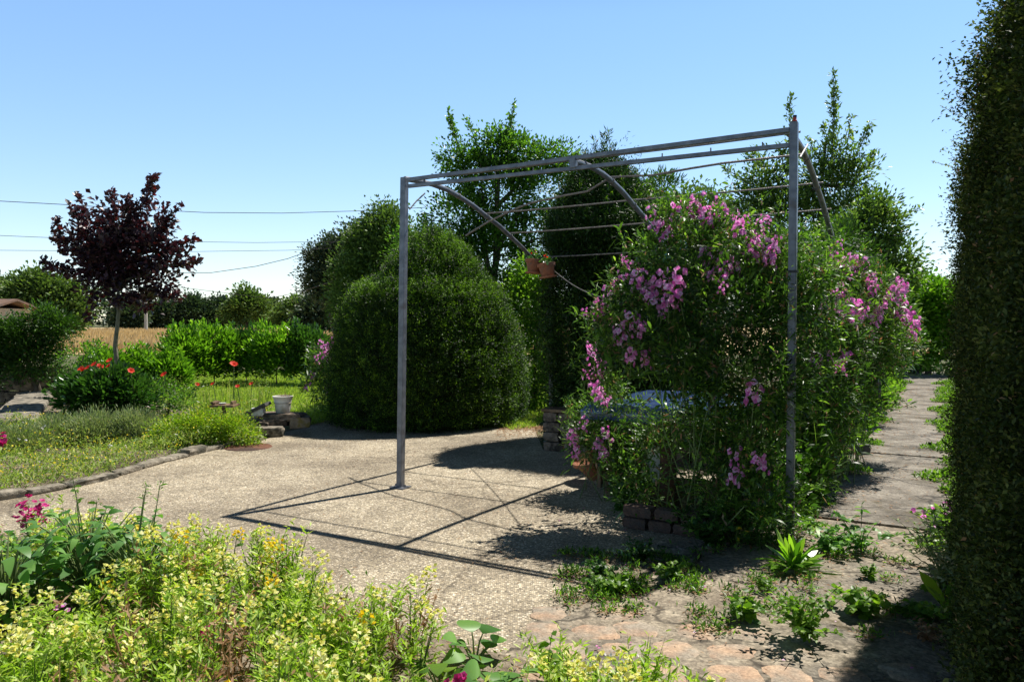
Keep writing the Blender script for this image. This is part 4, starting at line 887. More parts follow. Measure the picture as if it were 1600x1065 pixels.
# border plants behind the kerb
def bush(name, lab, cat, px, py, r, Y, mat, leaf, clumps, per, sg, sq=.8, extra=(), **k):
    ll = [lob(px, py, r, Y, sq)]+[lob(a, b, c, Y, sq) for a, b, c in extra]
    return tree(name, lab, cat, (at(px, 0, Y).x, Y, 0), ll, mat, leaf, clumps, per, sg, .02, nl=5, **k)
pe = bush('peony_bush', 'dark leafy bush with red blooms at its top, below the maple', 'bush', 165, 620, 46, 10.4, 'darkleaf', (.10, .05), 420, 16, .07, .8, [(120, 618, 28), (205, 618, 32), (180, 600, 26), (130, 604, 24)], up=.5)
bush('rose_bush', 'loose leafy rose bush with white speckled blooms right of the dark bush', 'bush', 262, 622, 28, 10.9, 'fruit', (.045, .022), 120, 16, .08, .9, [(245, 606, 20), (290, 626, 18)])
bush('golden_shrub', 'bright yellow green shrub overhanging the kerb end', 'shrub', 320, 668, 34, 9.2, 'golden', (.036, .02), 420, 24, .06, .8, [(270, 676, 30), (370, 676, 28), (295, 662, 20), (350, 662, 20), (250, 692, 20), (392, 686, 18), (330, 692, 26)])
silver_sp = [(150, 668, 34, 9.3, 'silvery green mound in the border between the dark bush and the kerb'), (90, 675, 32, 9.3, 'grey green mound of thin stems left of the silvery one, near the wall'), (210, 665, 28, 9.4, 'silver leaved mound touching the golden shrub'), (35, 690, 30, 8.8, 'brownish grey mound at the left edge of the border'), (-20, 690, 34, 8.6, 'grey green mound cut by the left edge of the photo')]
for px, py, r, Y, lab in silver_sp:
    bush('catmint_mound', lab, 'plant', px, py, r, Y, 'silver', (.05, .010), 260, 26, .07, .7, [(px-18, py+8, r*.7), (px+18, py+8, r*.7)], group='silvery mounds in the border', up=1.)
# ground cover stuff in border
P = scatter(bed_far, 120000); P = P[P[:, 1] < 11.5]; fz = .5+.5*np.sin(P[:, 0]*3.1+np.sin(P[:, 1]*4))
P[:, 2] = rng.random(len(P))*(.08+.17*fz)
lm = LM(); V, F = strips(P, rdir(len(P))+[0, 0, .8], rng.uniform(.03, .06, len(P)), .014); lm.add(V, F, 0, np.clip(rng.normal(.5, .25, len(P)), 0, 1))
k = rng.choice(len(P), 900); Q = P[k].copy(); Q[:, 2] += .08; V, F = strips(Q, rdir(len(Q)), .022, .02); lm.add(V, F, 1)
k = rng.choice(len(P), 60); Q = P[k].copy(); Q[:, 2] += .05
for _ in range(4): V, F = strips(Q, rdir(len(Q)), .025, .02); lm.add(V, F, 2)
tag(lm.build('border_ground_cover', [M['cover'], M['yellow'], M['whitep']]), 'low yellow green ground cover of the border behind the kerb', 'ground cover', kind='stuff')

# generic upright flower
def petals(lm, c, r, n=5, mat=0, tilt=(0, 0, 1), cup=.4):
    ax = nrm(np.array(tilt, float)[None])[0]; o1 = nrm(np.cross(ax, [.3, .8, .1])[None])[0]; o2 = np.cross(ax, o1)
    th = np.arange(n)*2*np.pi/n+rng.uniform(0, 6); A = np.cos(th)[:, None]*o1+np.sin(th)[:, None]*o2+ax*cup
    V, F = strips(np.tile(c, (n, 1)), A, r, r*1.0, 4, 0, N=np.tile(ax, (n, 1))); lm.add(V, F, mat)
pop = [(131, 578), (148, 570), (156, 573), (171, 572), (172, 564), (204, 580), (365, 570), (308, 601), (333, 600), (371, 604), (393, 600), (257, 586)]
nm = ['red poppy at the left end of the group above the dark bush', 'red poppy second from the left above the dark bush', 'red poppy third from the left above the dark bush', 'red poppy just left of the maple trunk', 'highest red poppy against the maple trunk', 'red poppy right of the maple trunk over the dark bush', 'large red poppy alone against the lawn, behind the bird table', 'red poppy left of the bird table top', 'crimson poppy just above the bird table', 'small red poppy above the slate slab, left one', 'small red poppy above the slate slab, right one', 'small dull red poppy over the rose bush']
for (px, py), lab in zip(pop, nm):
    Y = 10.2 if px < 260 else 11.2; c = at(px, py, Y); t = thing('red_poppy', (c.x, c.y, 0), lab, 'flower', 'red poppies of the border')
    m_ = MB(); m_.tube([(c.x, c.y, 0), (c.x+rng.normal(0, .03), c.y, c.z*.5), tuple(c)], .005, 5); m_.build('stem', M['stem'], t)
    lm = LM(); r = .055 if px < 260 or px == 365 else .04
    for q in range(3 if px in (131, 365) else 1): petals(lm, NP(c)+rng.normal(0, .03 if q else 0, 3), r, 6, 0, (rng.normal(0, .4), -.6, .8), .5)
    lm.build('flower', M['poppy'], t)
    lm = LM(); n = 14; z = rng.random(n); P = np.stack([np.full(n, c.x), np.full(n, c.y), z*c.z*.7], 1); V, F = strips(P, rdir(n)*[1, 1, .3]+[0, 0, .3], .10, .02, 3, .3); lm.add(V, F); lm.build('foliage', M['cover'], t)
# dry seed-head stalks in lawn border
lm = LM(); n = 260; P = NP([NP(gr(rng.uniform(240, 420), rng.uniform(632, 655))) for _ in range(n)])
V, F = strips(P, np.concatenate([rng.normal(0, .12, (n, 2)), np.ones((n, 1))], 1), rng.uniform(.25, .6, n), .012); lm.add(V, F)
for _ in range(5):
    Q = P+np.concatenate([rng.normal(0, .05, (n, 2)), rng.uniform(.2, .55, (n, 1))], 1); V, F = strips(Q, rdir(n), .03, .012); lm.add(V, F)
tag(lm.build('tall_weeds', M['cover']), 'thin tall weeds standing between the border and the lawn', 'weeds', kind='stuff')

# ------------------------------------------------------------------ sweet peas
def raceme(t, c, size=1.0, name='flower_cluster', mat='pink', lean=None):
    lm = LM(); c = NP(c); n = int(rng.integers(6, 11)); up = nrm(NP([rng.normal(0, .25), rng.normal(0, .2), 1.])[None])[0]
    for q in range(n):
        th = q*2.4; p = c+up*(q/n-.5)*.13*size+NP([math.cos(th), math.sin(th), 0])*.026*size*rng.uniform(.6, 1.3)
        d = NP([math.cos(th), math.sin(th)-.3, .3])+rng.normal(0, .3, 3)
        petals(lm, p, .025*size*rng.uniform(.8, 1.2), 4, 0, d, .3); petals(lm, p+nrm(d[None])[0]*.006, .014*size, 3, 0, d, 1.2)
    st = c-up*.2*size
    V, F = strips(NP([st]), NP([up]), .2*size, .006, 3); lm.add(V, F, 1)
    return lm.build(name, [M[mat], M['stem']], t)
def sweet_pea(name, label, base, lobes, nclump, per, clusters, nstem, group='sweet pea plants', leafs=1., dens=1.):
    t = thing(name, base, label, 'sweet pea', group)
    # winding stems
    m_ = MB()
    C = [NP(l[0]) for l in lobes]
    for q in range(nstem):
        l = lobes[int(rng.integers(len(lobes)))]; e = NP(l[0])+rdir(1)[0]*NP(l[1])*rng.uniform(.5, 1.25)
        s_ = NP([base[0]+rng.normal(0, .28), base[1]+rng.normal(0, .22), 0.]); s_ = s_*.6+NP([e[0], e[1], 0])*.4
        pts = [s_, s_*.62+e*.38+rng.normal(0, .13, 3)*[1, 1, .3]+[0, 0, .12], s_*.3+e*.7+rng.normal(0, .13, 3), e]
        m_.tube([tuple(x) for x in pts], [.0045, .004, .003, .002], 5)
    m_.build('stem', M['stem'], t, smooth=True)
    P, O, T = lobe_cloud(lobes, nclump, per, .075, .25, 1.1)
    sg = []
    for q in range(nclump//4):
        l = lobes[int(rng.integers(len(lobes)))]; d_ = nrm((rdir(1)[0]+[-.2, -.3, .4])[None])[0]; a_ = NP(l[0])+d_*NP(l[1])*.8; sg.append((a_, a_+d_*rng.uniform(.10, .36)+[0, 0, rng.uniform(0, .12)]))
    P2, O2 = shoots(sg, .009, None, .06); P = np.concatenate([P, P2]); O = np.concatenate([O, O2]); T = np.concatenate([T, np.clip(rng.normal(.6, .2, len(P2)), 0, 1)])
    kp = P[:, 2] > .02; P, O, T = P[kp], O[kp], T[kp]; n = len(P)
    lm = LM()
    big = rng.random(n) < .30
    V, F = strips(P[big], O[big]+[0, 0, .6], leafs*rng.uniform(.05, .105, big.sum()), leafs*rng.uniform(.012, .024, big.sum()), 3, .25); lm.add(V, F, 0, T[big])
    V, F = strips(P[~big], O[~big]*[1, 1, .6]+rdir((~big).sum())*.6, leafs*rng.uniform(.02, .045, (~big).sum()), leafs*.012); lm.add(V, F, 0, T[~big])
    thin = rng.choice(n, n//7); V, F = strips(P[thin], rdir(n//7)+[0, 0, .2], rng.uniform(.08, .22, n//7), .0035, 3, .3); lm.add(V, F, 1, rng.random(n//7))
    dead = rng.choice(n, n//25); V, F = strips(P[dead], rdir(len(dead))-[0, 0, .8], .06, .016); lm.add(V, F, 2)
    lm.build('foliage', [M['spea'], M['spea'], M['dryleaf']], t)
    if len(clusters) > 20: clusters = list(clusters)+[(a+rng.normal(0, 20), b+rng.normal(0, 14), c_, d_*.6) for a, b, c_, d_ in clusters if rng.random() < .35]
    for (px, py, Y, sz) in clusters:
        d = NP([(px-800)/1200, 1., -(py-500)/1200]); o_ = NP([0, 0, EYE]); best = None
        for c_, r_ in lobes:
            c_ = NP(c_); r_ = NP(r_); a_ = ((d/r_)**2).sum(); b_ = (d/r_*(o_-c_)/r_).sum(); q_ = (((o_-c_)/r_)**2).sum()-1; D = b_*b_-a_*q_
            if D > 0: k_ = (-b_-math.sqrt(D))/a_; best = k_ if best is None else min(best, k_)
        if best is not None: Y = best-rng.uniform(.0, .10)
        raceme(t, at(px, py, Y), sz*rng.uniform(.92, 1.15))
    return t
L1 = [lob(1222, 395, 26, 5.5), lob(1262, 425, 30, 5.5), lob(1235, 470, 38, 5.5), lob(1275, 490, 34, 5.6), lob(1250, 560, 36, 5.5), lob(1090, 375, 42, 5.86), lob(1030, 395, 36, 5.86), lob(1140, 390, 45, 5.76), lob(1195, 420, 42, 5.67), lob(1005, 460, 38, 5.76), lob(1070, 460, 55, 5.67), lob(1150, 480, 60, 5.49), lob(1205, 500, 50, 5.40), lob(995, 530, 34, 5.67), lob(1060, 550, 50, 5.58), lob(1130, 570, 60, 5.49), lob(1195, 600, 60, 5.31), lob(1120, 660, 50, 5.61), lob(1060, 650, 28, 5.79), lob(1180, 700, 60, 5.42), lob(1120, 760, 45, 5.37), lob(1200, 780, 45, 5.22), lob(965, 495, 24, 5.76), lob(955, 560, 20, 5.67), lob(1055, 340, 22, 5.86), lob(1110, 340, 20, 5.86), lob(1215, 430, 30, 5.67), lob(1150, 825, 34, 5.18), lob(1200, 825, 34, 5.13), lob(1022, 690, 24, 5.9), lob(1000, 765, 26, 5.75), lob(975, 640, 18, 5.9), lob(940, 520, 14, 5.67), lob(935, 590, 12, 5.67)]
cl1 = [(1020,330),(1019,345),(1042,355),(1034,362),(1058,325),(1088,314),(1089,325),(1103,336),(1121,322),(1128,332),(1150,345),(1155,355),(1145,340),(991,420),(1000,432),(972,430),(995,440),(934,478),(938,486),(1030,435),(1015,455),(1018,465),(1042,470),(1045,462),(1058,450),(1130,410),(1140,418),(1118,425),(1132,428),(1148,415),(1112,415),(1198,370),(1200,385),(1207,395),(1202,402),(1180,368),(1178,392),(966,525),(975,520),(1000,515),(986,555),(938,575),(920,580),(930,606),(934,614),(925,548),(1148,710),(1150,740),(1187,722),(1008,560),(1100,402),(1175,385),(985,500),(950,455),(1178,612) ,(1060,432)]
cl1 = [(a, b, 5.75+.35*rng.random(), 1.0+.25*rng.random()) for a, b in cl1]
sweet_pea('sweet_pea', 'large pink flowering sweet pea mass climbing the front right corner of the pergola', (1.3, 5.55, 0), L1, 1050, 32, cl1, 34)
L2 = [lob(1290, 440, 50, 7.2), lob(1340, 460, 50, 7.4), lob(1385, 480, 36, 7.8), lob(1290, 520, 60, 6.9), lob(1350, 540, 50, 7.6), lob(1390, 540, 34, 8.2), lob(1280, 600, 55, 6.6), lob(1330, 620, 40, 7.6), lob(1270, 690, 42, 6.5), lob(1265, 750, 34, 6.2), lob(1300, 660, 34, 7.0), lob(1270, 450, 40, 6.8)]
cl2 = [(1300,405),(1303,418),(1298,412),(1322,415),(1330,410),(1318,425),(1344,424),(1350,415),(1363,437),(1368,445),(1358,448),(1400,452),(1410,450),(1395,462),(1385,470),(1400,488),(1408,495),(1414,480),(1422,522),(1338,482),(1345,490),(1330,478),(1320,465),(1308,482),(1358,492),(1365,484),(1372,490),(1275,565),(1320,560),(1314,572),(1325,495),(1350,478),(1360,518),(1312,455),(1428,500),(1290,480)]
cl2 = [(a, b, 6.3+.6*rng.random() if a < 1360 else 7.2, 1.1+.25*rng.random()) for a, b in cl2]
sweet_pea('sweet_pea', 'pink flowering sweet pea mass leaning over the left edge of the path', (3.0, 7.3, 0), L2, 900, 38, cl2, 50)
L3 = [lob(915, 690, 20, 6.7), lob(930, 660, 18, 6.7), lob(945, 640, 22, 6.5), lob(960, 690, 28, 6.4), lob(985, 740, 26, 6.2)]
cl3 = [(893,678),(898,686),(912,662),(935,690),(937,700),(945,708),(900,705),(946,676),(985,785),(992,780),(922,640)]
cl3 = [(a, b, 6.4+.2*rng.random(), .95) for a, b in cl3]
sweet_pea('sweet_pea', 'small low sweet pea with pink clusters spilling left over the terrace', (1.1, 6.5, 0), L3, 150, 32, cl3, 16)
L4 = [lob(505, 560, 20, 12.0), lob(510, 590, 22, 12.0), lob(495, 600, 16, 12.0), lob(515, 620, 18, 12.)]
cl4 = [(a, b, 11.6, 1.15) for a, b in [(502,538),(510,545),(517,540),(525,534),(505,555),(517,555),(495,560),(488,585),(512,610),(516,605),(480,603),(524,585)]]
sweet_pea('sweet_pea', 'small pink sweet pea against the left flank of the domed yew', (at(508, 0, 12).x, 12.0, 0), L4, 70, 30, cl4, 14, leafs=1.4)

# ------------------------------------------------------------------ weeds on paving and path
def rosette(name, label, px, py, n, L_, W_, mat='weed', up=.8, droop=.5, cat='weed', S=5, group=None, base=None, peak=.6):
    c = base or gr(px, py, .01); lm = LM(); th = rng.uniform(0, 6.28, n); el = rng.uniform(.15, 1.3, n)*up
    A = np.stack([np.cos(th)*np.cos(el), np.sin(th)*np.cos(el), np.sin(el)], 1)
    P = np.tile(NP(c), (n, 1))+rng.normal(0, .012, (n, 3))*[1, 1, .2]
    V, F = strips(P, A, L_*rng.uniform(.6, 1.15, n), W_*rng.uniform(.8, 1.2, n), S, droop*rng.uniform(.3, 1.1, n), N=np.tile([0, 0, 1.], (n, 1))+rng.normal(0, .2, (n, 3)), peak=peak, fold=.15); lm.add(V, F)
    return tag(lm.build(name, M[mat], base=tuple(c)), label, cat, group)
def weed(label, px, py, h, r, nst=8, leaf=(.05, .02), mat='weed', flowers=None, name='weed', cat='weed', group=None, nl=16, base=None, curve=.4, fr=.012, S=3, leaf0=.1):
    if base is None: h *= 1.2; r *= 1.35; nst = int(nst*1.5); leaf = (leaf[0]*1.1, leaf[1]*1.1)
    c = NP(base if base is not None else gr(px, py, .01)); lm = LM()
    for q in range(nst):
        th = rng.uniform(0, 6.28); rr = r*rng.uniform(.2, 1); hh = h*rng.uniform(.6, 1.05)*(1-.35*rr/r)
        t_ = np.linspace(0, 1, 9)[:, None]; e = NP([math.cos(th)*rr, math.sin(th)*rr, hh])
        pts = c+np.concatenate([t_**1.3*e[0], t_**1.3*e[1], (1-(1-t_)**(1+curve))*e[2]], 1)
        V, F = strips(pts[:-1], pts[1:]-pts[:-1], np.linalg.norm(pts[1:]-pts[:-1], axis=1)*1.5, .006 if h > .2 else .004, 1); lm.add(V, F, 1)
        ti = leaf0+(1-leaf0)*rng.random(nl); Q = np.stack([np.interp(ti, t_[:, 0], pts[:, k]) for k in range(3)], 1)
        V, F = strips(Q, rdir(nl)*[1, 1, .4]+[0, 0, .35], leaf[0]*rng.uniform(.6, 1.2, nl)*(1.15-.6*ti), leaf[1]*rng.uniform(.7, 1.2, nl)*(1.15-.5*ti), S, .3); lm.add(V, F, 0)
        if flowers:
            for f_ in range(flowers[1]): petals(lm, pts[-1]+rng.normal(0, fr, 3), flowers[2], 5, 2, rng.normal(0, .5, 3)+[0, -.3, .7])
    mats = [M[mat], M['stem']]+([M[flowers[0]]] if flowers else [])
    return tag(lm.build(name, mats, base=tuple(c)), label, cat, group)
rosette('dandelion', 'large bright green dandelion rosette at the foot of the right pergola post', 1240, 888, 60, .27, .038, 'laurel', 1.15, .35, cat='dandelion')
G = 'weeds growing on the paving'
weed('spreading leafy weed with small lobes in the middle of the paving before the path', 1262, 1000, .26, .24, 16, (.05, .022), group=G, nl=22)
weed('round leaved weed right of the spreading one on the paving', 1345, 960, .12, .13, 12, (.065, .055), group=G, nl=12)
weed('low leafy weed with broad leaves left of the spreading one', 1165, 968, .12, .13, 9, (.07, .04), group=G, nl=12)
weed('tiny bright weed on the pale concrete just below the path start', 1357, 903, .08, .07, 8, (.04, .02), group=G, nl=10)
weed('tall thin weed with toothed leaves arching over the path start', 1345, 862, .26, .3, 7, (.08, .025), group=G, nl=14, mat='blueleaf')
weed('bushy dull weed beside the dandelion at the path start', 1300, 862, .15, .22, 14, (.06, .035), group=G, nl=14, mat='blueleaf')
weed('low creeping weed on the terrace edge, round leaves', 960, 925, .09, .18, 12, (.05, .045), group=G, nl=12)
weed('creeping weed strip along the dark stone at the terrace edge', 935, 900, .08, .14, 12, (.04, .03), group=G, nl=12, mat='darkleaf')
weed('pale weed patch right of the creeping one, near the bed edging', 1050, 905, .08, .12, 9, (.05, .04), group=G, nl=10)
weed('feathery weed left under the dandelion on shaded paving', 1195, 925, .10, .10, 10, (.04, .015), group=G, nl=14)
weed('dark leafy plant between the brick edging and the dandelion', 1110, 850, .22, .26, 22, (.07, .03), group=G, nl=16, mat='darkleaf')
weed('low plant in front of the brick edging', 1000, 875, .12, .2, 16, (.06, .02), group=G, nl=14, mat='darkleaf')
weed('dark leafy plant at the left end of the brick edging', 975, 800, .25, .16, 14, (.07, .04), group=G, nl=14, mat='darkleaf')
weed('tiny yellow flowered weed in the shade left of the dandelion', 1150, 862, .16, .04, 3, (.04, .012), group=G, nl=6, flowers=('yellow', 1, .015))
# right-hand weeds along hedge foot
H = 'weeds along the foot of the hedge'
weed('large feathery weed with grey green stems at the hedge foot', 1480, 930, .42, .26, 22, (.06, .014), group=H, nl=26, mat='silver')
weed('tall bright weed with pink petals at the hedge foot behind the feathery one', 1500, 890, .40, .2, 12, (.09, .03), group=H, nl=18, flowers=('pink', 1, .02))
rosette('dock_plant', 'broad bright dock leaf rising from the hedge foot weeds', 1492, 965, 9, .26, .06, 'weed', 1.1, .2, cat='weed')
weed('dark low leaves in front of the feathery weed', 1435, 965, .07, .12, 9, (.06, .05), group=H, nl=10)
weed('reddish dry weed at the lower hedge foot', 1450, 1000, .08, .14, 10, (.04, .015), group=H, nl=12, mat='dryleaf')
weed('dense green weed under the hedge, nearest the camera', 1515, 1000, .2, .2, 18, (.05, .025), group=H, nl=20)
# strips of low weeds both sides of path
def strip_cover(name, label, t0, t1, o0, o1, n, hmax, mats, leafL=.045, dens=None):
    tt = rng.uniform(t0, t1, n); oo = rng.uniform(0, 1, n); cl_ = np.sin(tt*3.1)+np.sin(tt*7.3+1)+.6*np.sin(tt*13)
    wd = np.clip(.55+.28*cl_, .12, 1.1); oo = oo*wd
    o_ = o0+(o1-o0)*oo; B = NP(PB); P = B+NP(pd)*tt[:, None]+NP(pp)*o_[:, None]
    P[:, 2] = .02+rng.random(n)*hmax*np.clip(.5+.35*cl_, .15, 1.2)*(1-oo*.8)
    lm = LM(); V, F = strips(P, rdir(n)+[0, 0, .7], rng.uniform(.5, 1.3, n)*leafL, leafL*.45, 1); lm.add(V, F)
    k = rng.choice(n, n//14); V, F = strips(P[k], rdir(len(k))*[1, 1, .2], .05, .02); V[:, :, 2] = np.maximum(V[:, :, 2]*.3, .03); lm.add(V, F, 1)
    return tag(lm.build(name, mats), label, 'weeds', kind='stuff')
strip_cover('path_edge_weeds', 'low sunlit weeds creeping in from the left edge of the path', .1, 15, -.45, .22, 30000, .20, [M['weed'], M['dryleaf']])
strip_cover('hedge_foot_weeds', 'low weeds and grass along the right edge of the path', -.9, 15, 1.2, .72, 24000, .16, [M['weed'], M['dryleaf']])
# leafy undergrowth between pergola post and path
tree('bramble', 'leafy bramble between the right pergola post and the path', 'bramble', tuple(PT(.9, -.35)), [(tuple(PT(.9, -.3, .3)), (.3, .3, .3)), (tuple(PT(1.6, -.35, .45)), (.35, .35, .4)), (tuple(PT(2.4, -.35, .45)), (.35, .4, .4)), (tuple(PT(.5, -.3, .2)), (.22, .22, .22))], 'fruit', (.08, .055), 240, 16, .08, .012, nl=6, up=.6)
tree('ivy_clump', 'sunlit ivy like leaves along the path left edge before the stone block', 'plant', tuple(PT(6, -.4)), [(tuple(PT(t_, -.35, .3)), (.35, .8, .35)) for t_ in (3.6, 5, 6.5, 8, 9.5, 11)], 'weed', (.09, .05), 420, 16, .10, .012, nl=4, up=.5)
# dead leaves, petals and twigs
n = 2600; tt = rng.uniform(-1.5, 14, n); P = NP(PB)+NP(pd)*tt[:, None]+NP(pp)*np.where(rng.random(n) < .6, rng.exponential(.12, n)-.02, rng.uniform(0, 1, n))[:, None]; P[:, 2] = .034
lm = LM(); V, F = strips(P, rdir(n)*[1, 1, .05], rng.uniform(.015, .05, n), rng.uniform(.004, .018, n), N=np.tile([0, 0, 1.], (n, 1))); lm.add(V, F)
n = 420; P = np.stack([rng.uniform(-.4, 2.4, n), rng.uniform(2.6, 6.0, n), np.full(n, .022)], 1); V, F = strips(P, rdir(n)*[1, 1, .05], rng.uniform(.008, .03, n), .007, N=np.tile([0, 0, 1.], (n, 1))); lm.add(V, F)
n = 500; P = np.stack([rng.uniform(-3.6, 1.2, n), rng.uniform(4.6, 11, n), np.full(n, .012)], 1); V, F = strips(P, rdir(n)*[1, 1, .05], rng.uniform(.012, .04, n), .011, N=np.tile([0, 0, 1.], (n, 1))); lm.add(V, F)
n = 900; P = np.stack([rng.uniform(-.2, .6, n)-.0, 10.2+rng.exponential(.3, n)*-1+.6, np.full(n, .012)], 1); V, F = strips(P, rdir(n)*[1, 1, .1], .04, .016, N=np.tile([0, 0, 1.], (n, 1))); lm.add(V, F)
tag(lm.build('leaf_litter', M['dryleaf']), 'dry fallen leaves and bits scattered over the path and paving', 'leaf litter', kind='stuff')
n = 46; P = np.stack([rng.uniform(.2, 2.6, n), rng.uniform(3, 6.2, n), np.full(n, .024)], 1); lm = LM(); V, F = strips(P, rdir(n)*[1, 1, .05], .018, .014, N=np.tile([0, 0, 1.], (n, 1))); lm.add(V, F)
tag(lm.build('fallen_petals', M['pink']), 'fallen pink petals scattered on the paving', 'petals', kind='stuff')

n = 5200; lm = LM(); C_ = [NP(gr(rng.uniform(880, 1090), rng.uniform(868, 935))) if q < 44 else (NP(gr(rng.uniform(1080, 1440), rng.uniform(845, 1000))) if q < 74 else NP(gr(rng.uniform(860, 1000), rng.uniform(925, 960)))) for q in range(84)]
C_ = NP(C_)[rng.integers(0, 84, n)]; P = C_+rng.normal(0, .035, (n, 3))*[1, 1, 0]; P[:, 2] = .012+rng.random(n)*.035
V, F = strips(P, rdir(n)+[0, 0, .6], rng.uniform(.015, .045, n), rng.uniform(.005, .014, n)); lm.add(V, F, 0)
k = rng.random(n) < .5; V, F = strips(P[k]*[1, 1, .4]+[0, 0, .01], rdir(k.sum())*[1, 1, .15], rng.uniform(.015, .04, k.sum()), .007); lm.add(V, F, 1)
tag(lm.build('paving_seedlings', [M['fruit'], M['dryleaf']]), 'small seedlings and dry bits growing in the joints of the paving', 'seedlings', kind='stuff')
c = gr(1040, 872); m_ = MB(); m_.rock((c.x, c.y, .022), (.42, .3, .035), -.3, .05)
tag(m_.build('flat_stone', M['limestone'], base=(c.x, c.y, .005), smooth=True), 'pale flat stone lying in the shade in front of the brick edging', 'stone')

# ------------------------------------------------------------------ near flower bed
P = scatter(bed_near, 2400); P = P[(P[:, 1] > 1.9) & (P[:, 0] > -4.2)]
def bed_edge(x): return np.interp(x, [-5.6, -4.2, -3.1, -2.3, -1.5, -.9, -.45, 0, .5, .62], [5.6, 5.65, 5.15, 4.8, 4.4, 4.0, 3.65, 3.4, 3.12, 2.9])
# plant density: thin at the far left bare soil
keepm = ~((P[:, 0] < -2.75) & (P[:, 1] > 3.2) & (P[:, 0] < -2.75-(P[:, 1]-4.4)*.0)) & (P[:, 1] < bed_edge(P[:, 0])-.12) & ~((P[:, 0] > -.36) & (P[:, 0] < .12) & (P[:, 1] > 2.5))
P = P[keepm]
for (ex, ey, er) in ((-2.25, 4.05, .27), (-2.5, 3.75, .27), (-1.9, 3.95, .22), (-2.3, 3.55, .2), (-1.28, 3.45, .1)): P = P[np.hypot(P[:, 0]-ex, P[:, 1]-ey) > er]
rng.shuffle(P); P = P[:1150]
lm = LM()
for p in P:
    pn = math.sin(p[0]*4.1+math.sin(p[1]*3))*math.sin(p[1]*5.3+p[0]*1.7); qn = math.sin(p[0]*6.3+1.2)*math.sin(p[1]*7.1+2)
    hh = rng.uniform(.22, .40)*(1 if p[0] < -.6 else .85)*(1+.22*pn); dry = rng.random() < .12+.35*max(0, qn)
    if qn > .55 and rng.random() < .5: continue
    for q in range(int(rng.integers(5, 9))):
        th = rng.uniform(0, 6.28); rr = rng.uniform(.02, .15); h_ = hh*rng.uniform(.65, 1.1)
        e = NP([math.cos(th)*rr, math.sin(th)*rr, h_]); nlv = 24 if not dry else 12
        V, F = strips(p[None], e[None], np.linalg.norm(e), .006, 3); lm.add(V, F, 1 if not dry else 2)
        ti = rng.uniform(.08, 1, nlv)[:, None]; Q = p+e*ti+rng.normal(0, .006, (nlv, 3))
        V, F = strips(Q, rdir(nlv)*[1, 1, .3]+[0, 0, .5], rng.uniform(.035, .075, nlv)*(1.1-.45*ti[:, 0]), rng.uniform(.008, .014, nlv), 1)
        lm.add(V, F, 2 if dry else 0, np.clip(rng.normal(.3+.4*ti[:, 0], .18), 0, 1))
        if not dry:
            nlo = 5; Q = p+e*rng.uniform(0, .4, (nlo, 1)); V, F = strips(Q, rdir(nlo)*[1, 1, .3], .03, .008); lm.add(V, F, 2)
        if rng.random() < .15+.12*pn and not dry:
            tip = p+e; mt = 3 if rng.random() < .93 else 4
            nf = int(rng.integers(8, 13))
            for f_ in range(nf):
                a = f_*2.4; c_ = tip+NP([math.cos(a)*.017, math.sin(a)*.017, (f_/nf-.4)*.055])
                V, F = strips(np.tile(c_, (3, 1)), rdir(3)*.6+[math.cos(a), math.sin(a), .5], .023, .018); lm.add(V, F, mt)
tag(lm.build('toadflax', [M['tfleaf'], M['stem'], M['dryleaf'], M['yflower'], M['yellow']]), 'dense mass of pale yellow flowering toadflax filling the near flower bed', 'flower bed', kind='stuff')
# low litter & seedlings on the bed soil
n = 22000; P = scatter(bed_near, n); P = P[P[:, 1] < bed_edge(P[:, 0])-.02]; n = len(P); P[:, 2] = rng.random(n)**2*.08+.014
lm = LM(); V, F = strips(P, rdir(n)+[0, 0, .3], rng.uniform(.02, .045, n), .011); lm.add(V, F, 0); m2_ = rng.random(n) < .5
V, F = strips(P[m2_]+[.01, .01, 0], rdir(m2_.sum())*[1, 1, .3], rng.uniform(.02, .06, m2_.sum()), .007); lm.add(V, F, 1)
tag(lm.build('bed_litter', [M['tfleaf'], M['dryleaf']]), 'low seedlings and dry stalks on the soil of the near flower bed', 'ground cover', kind='stuff')
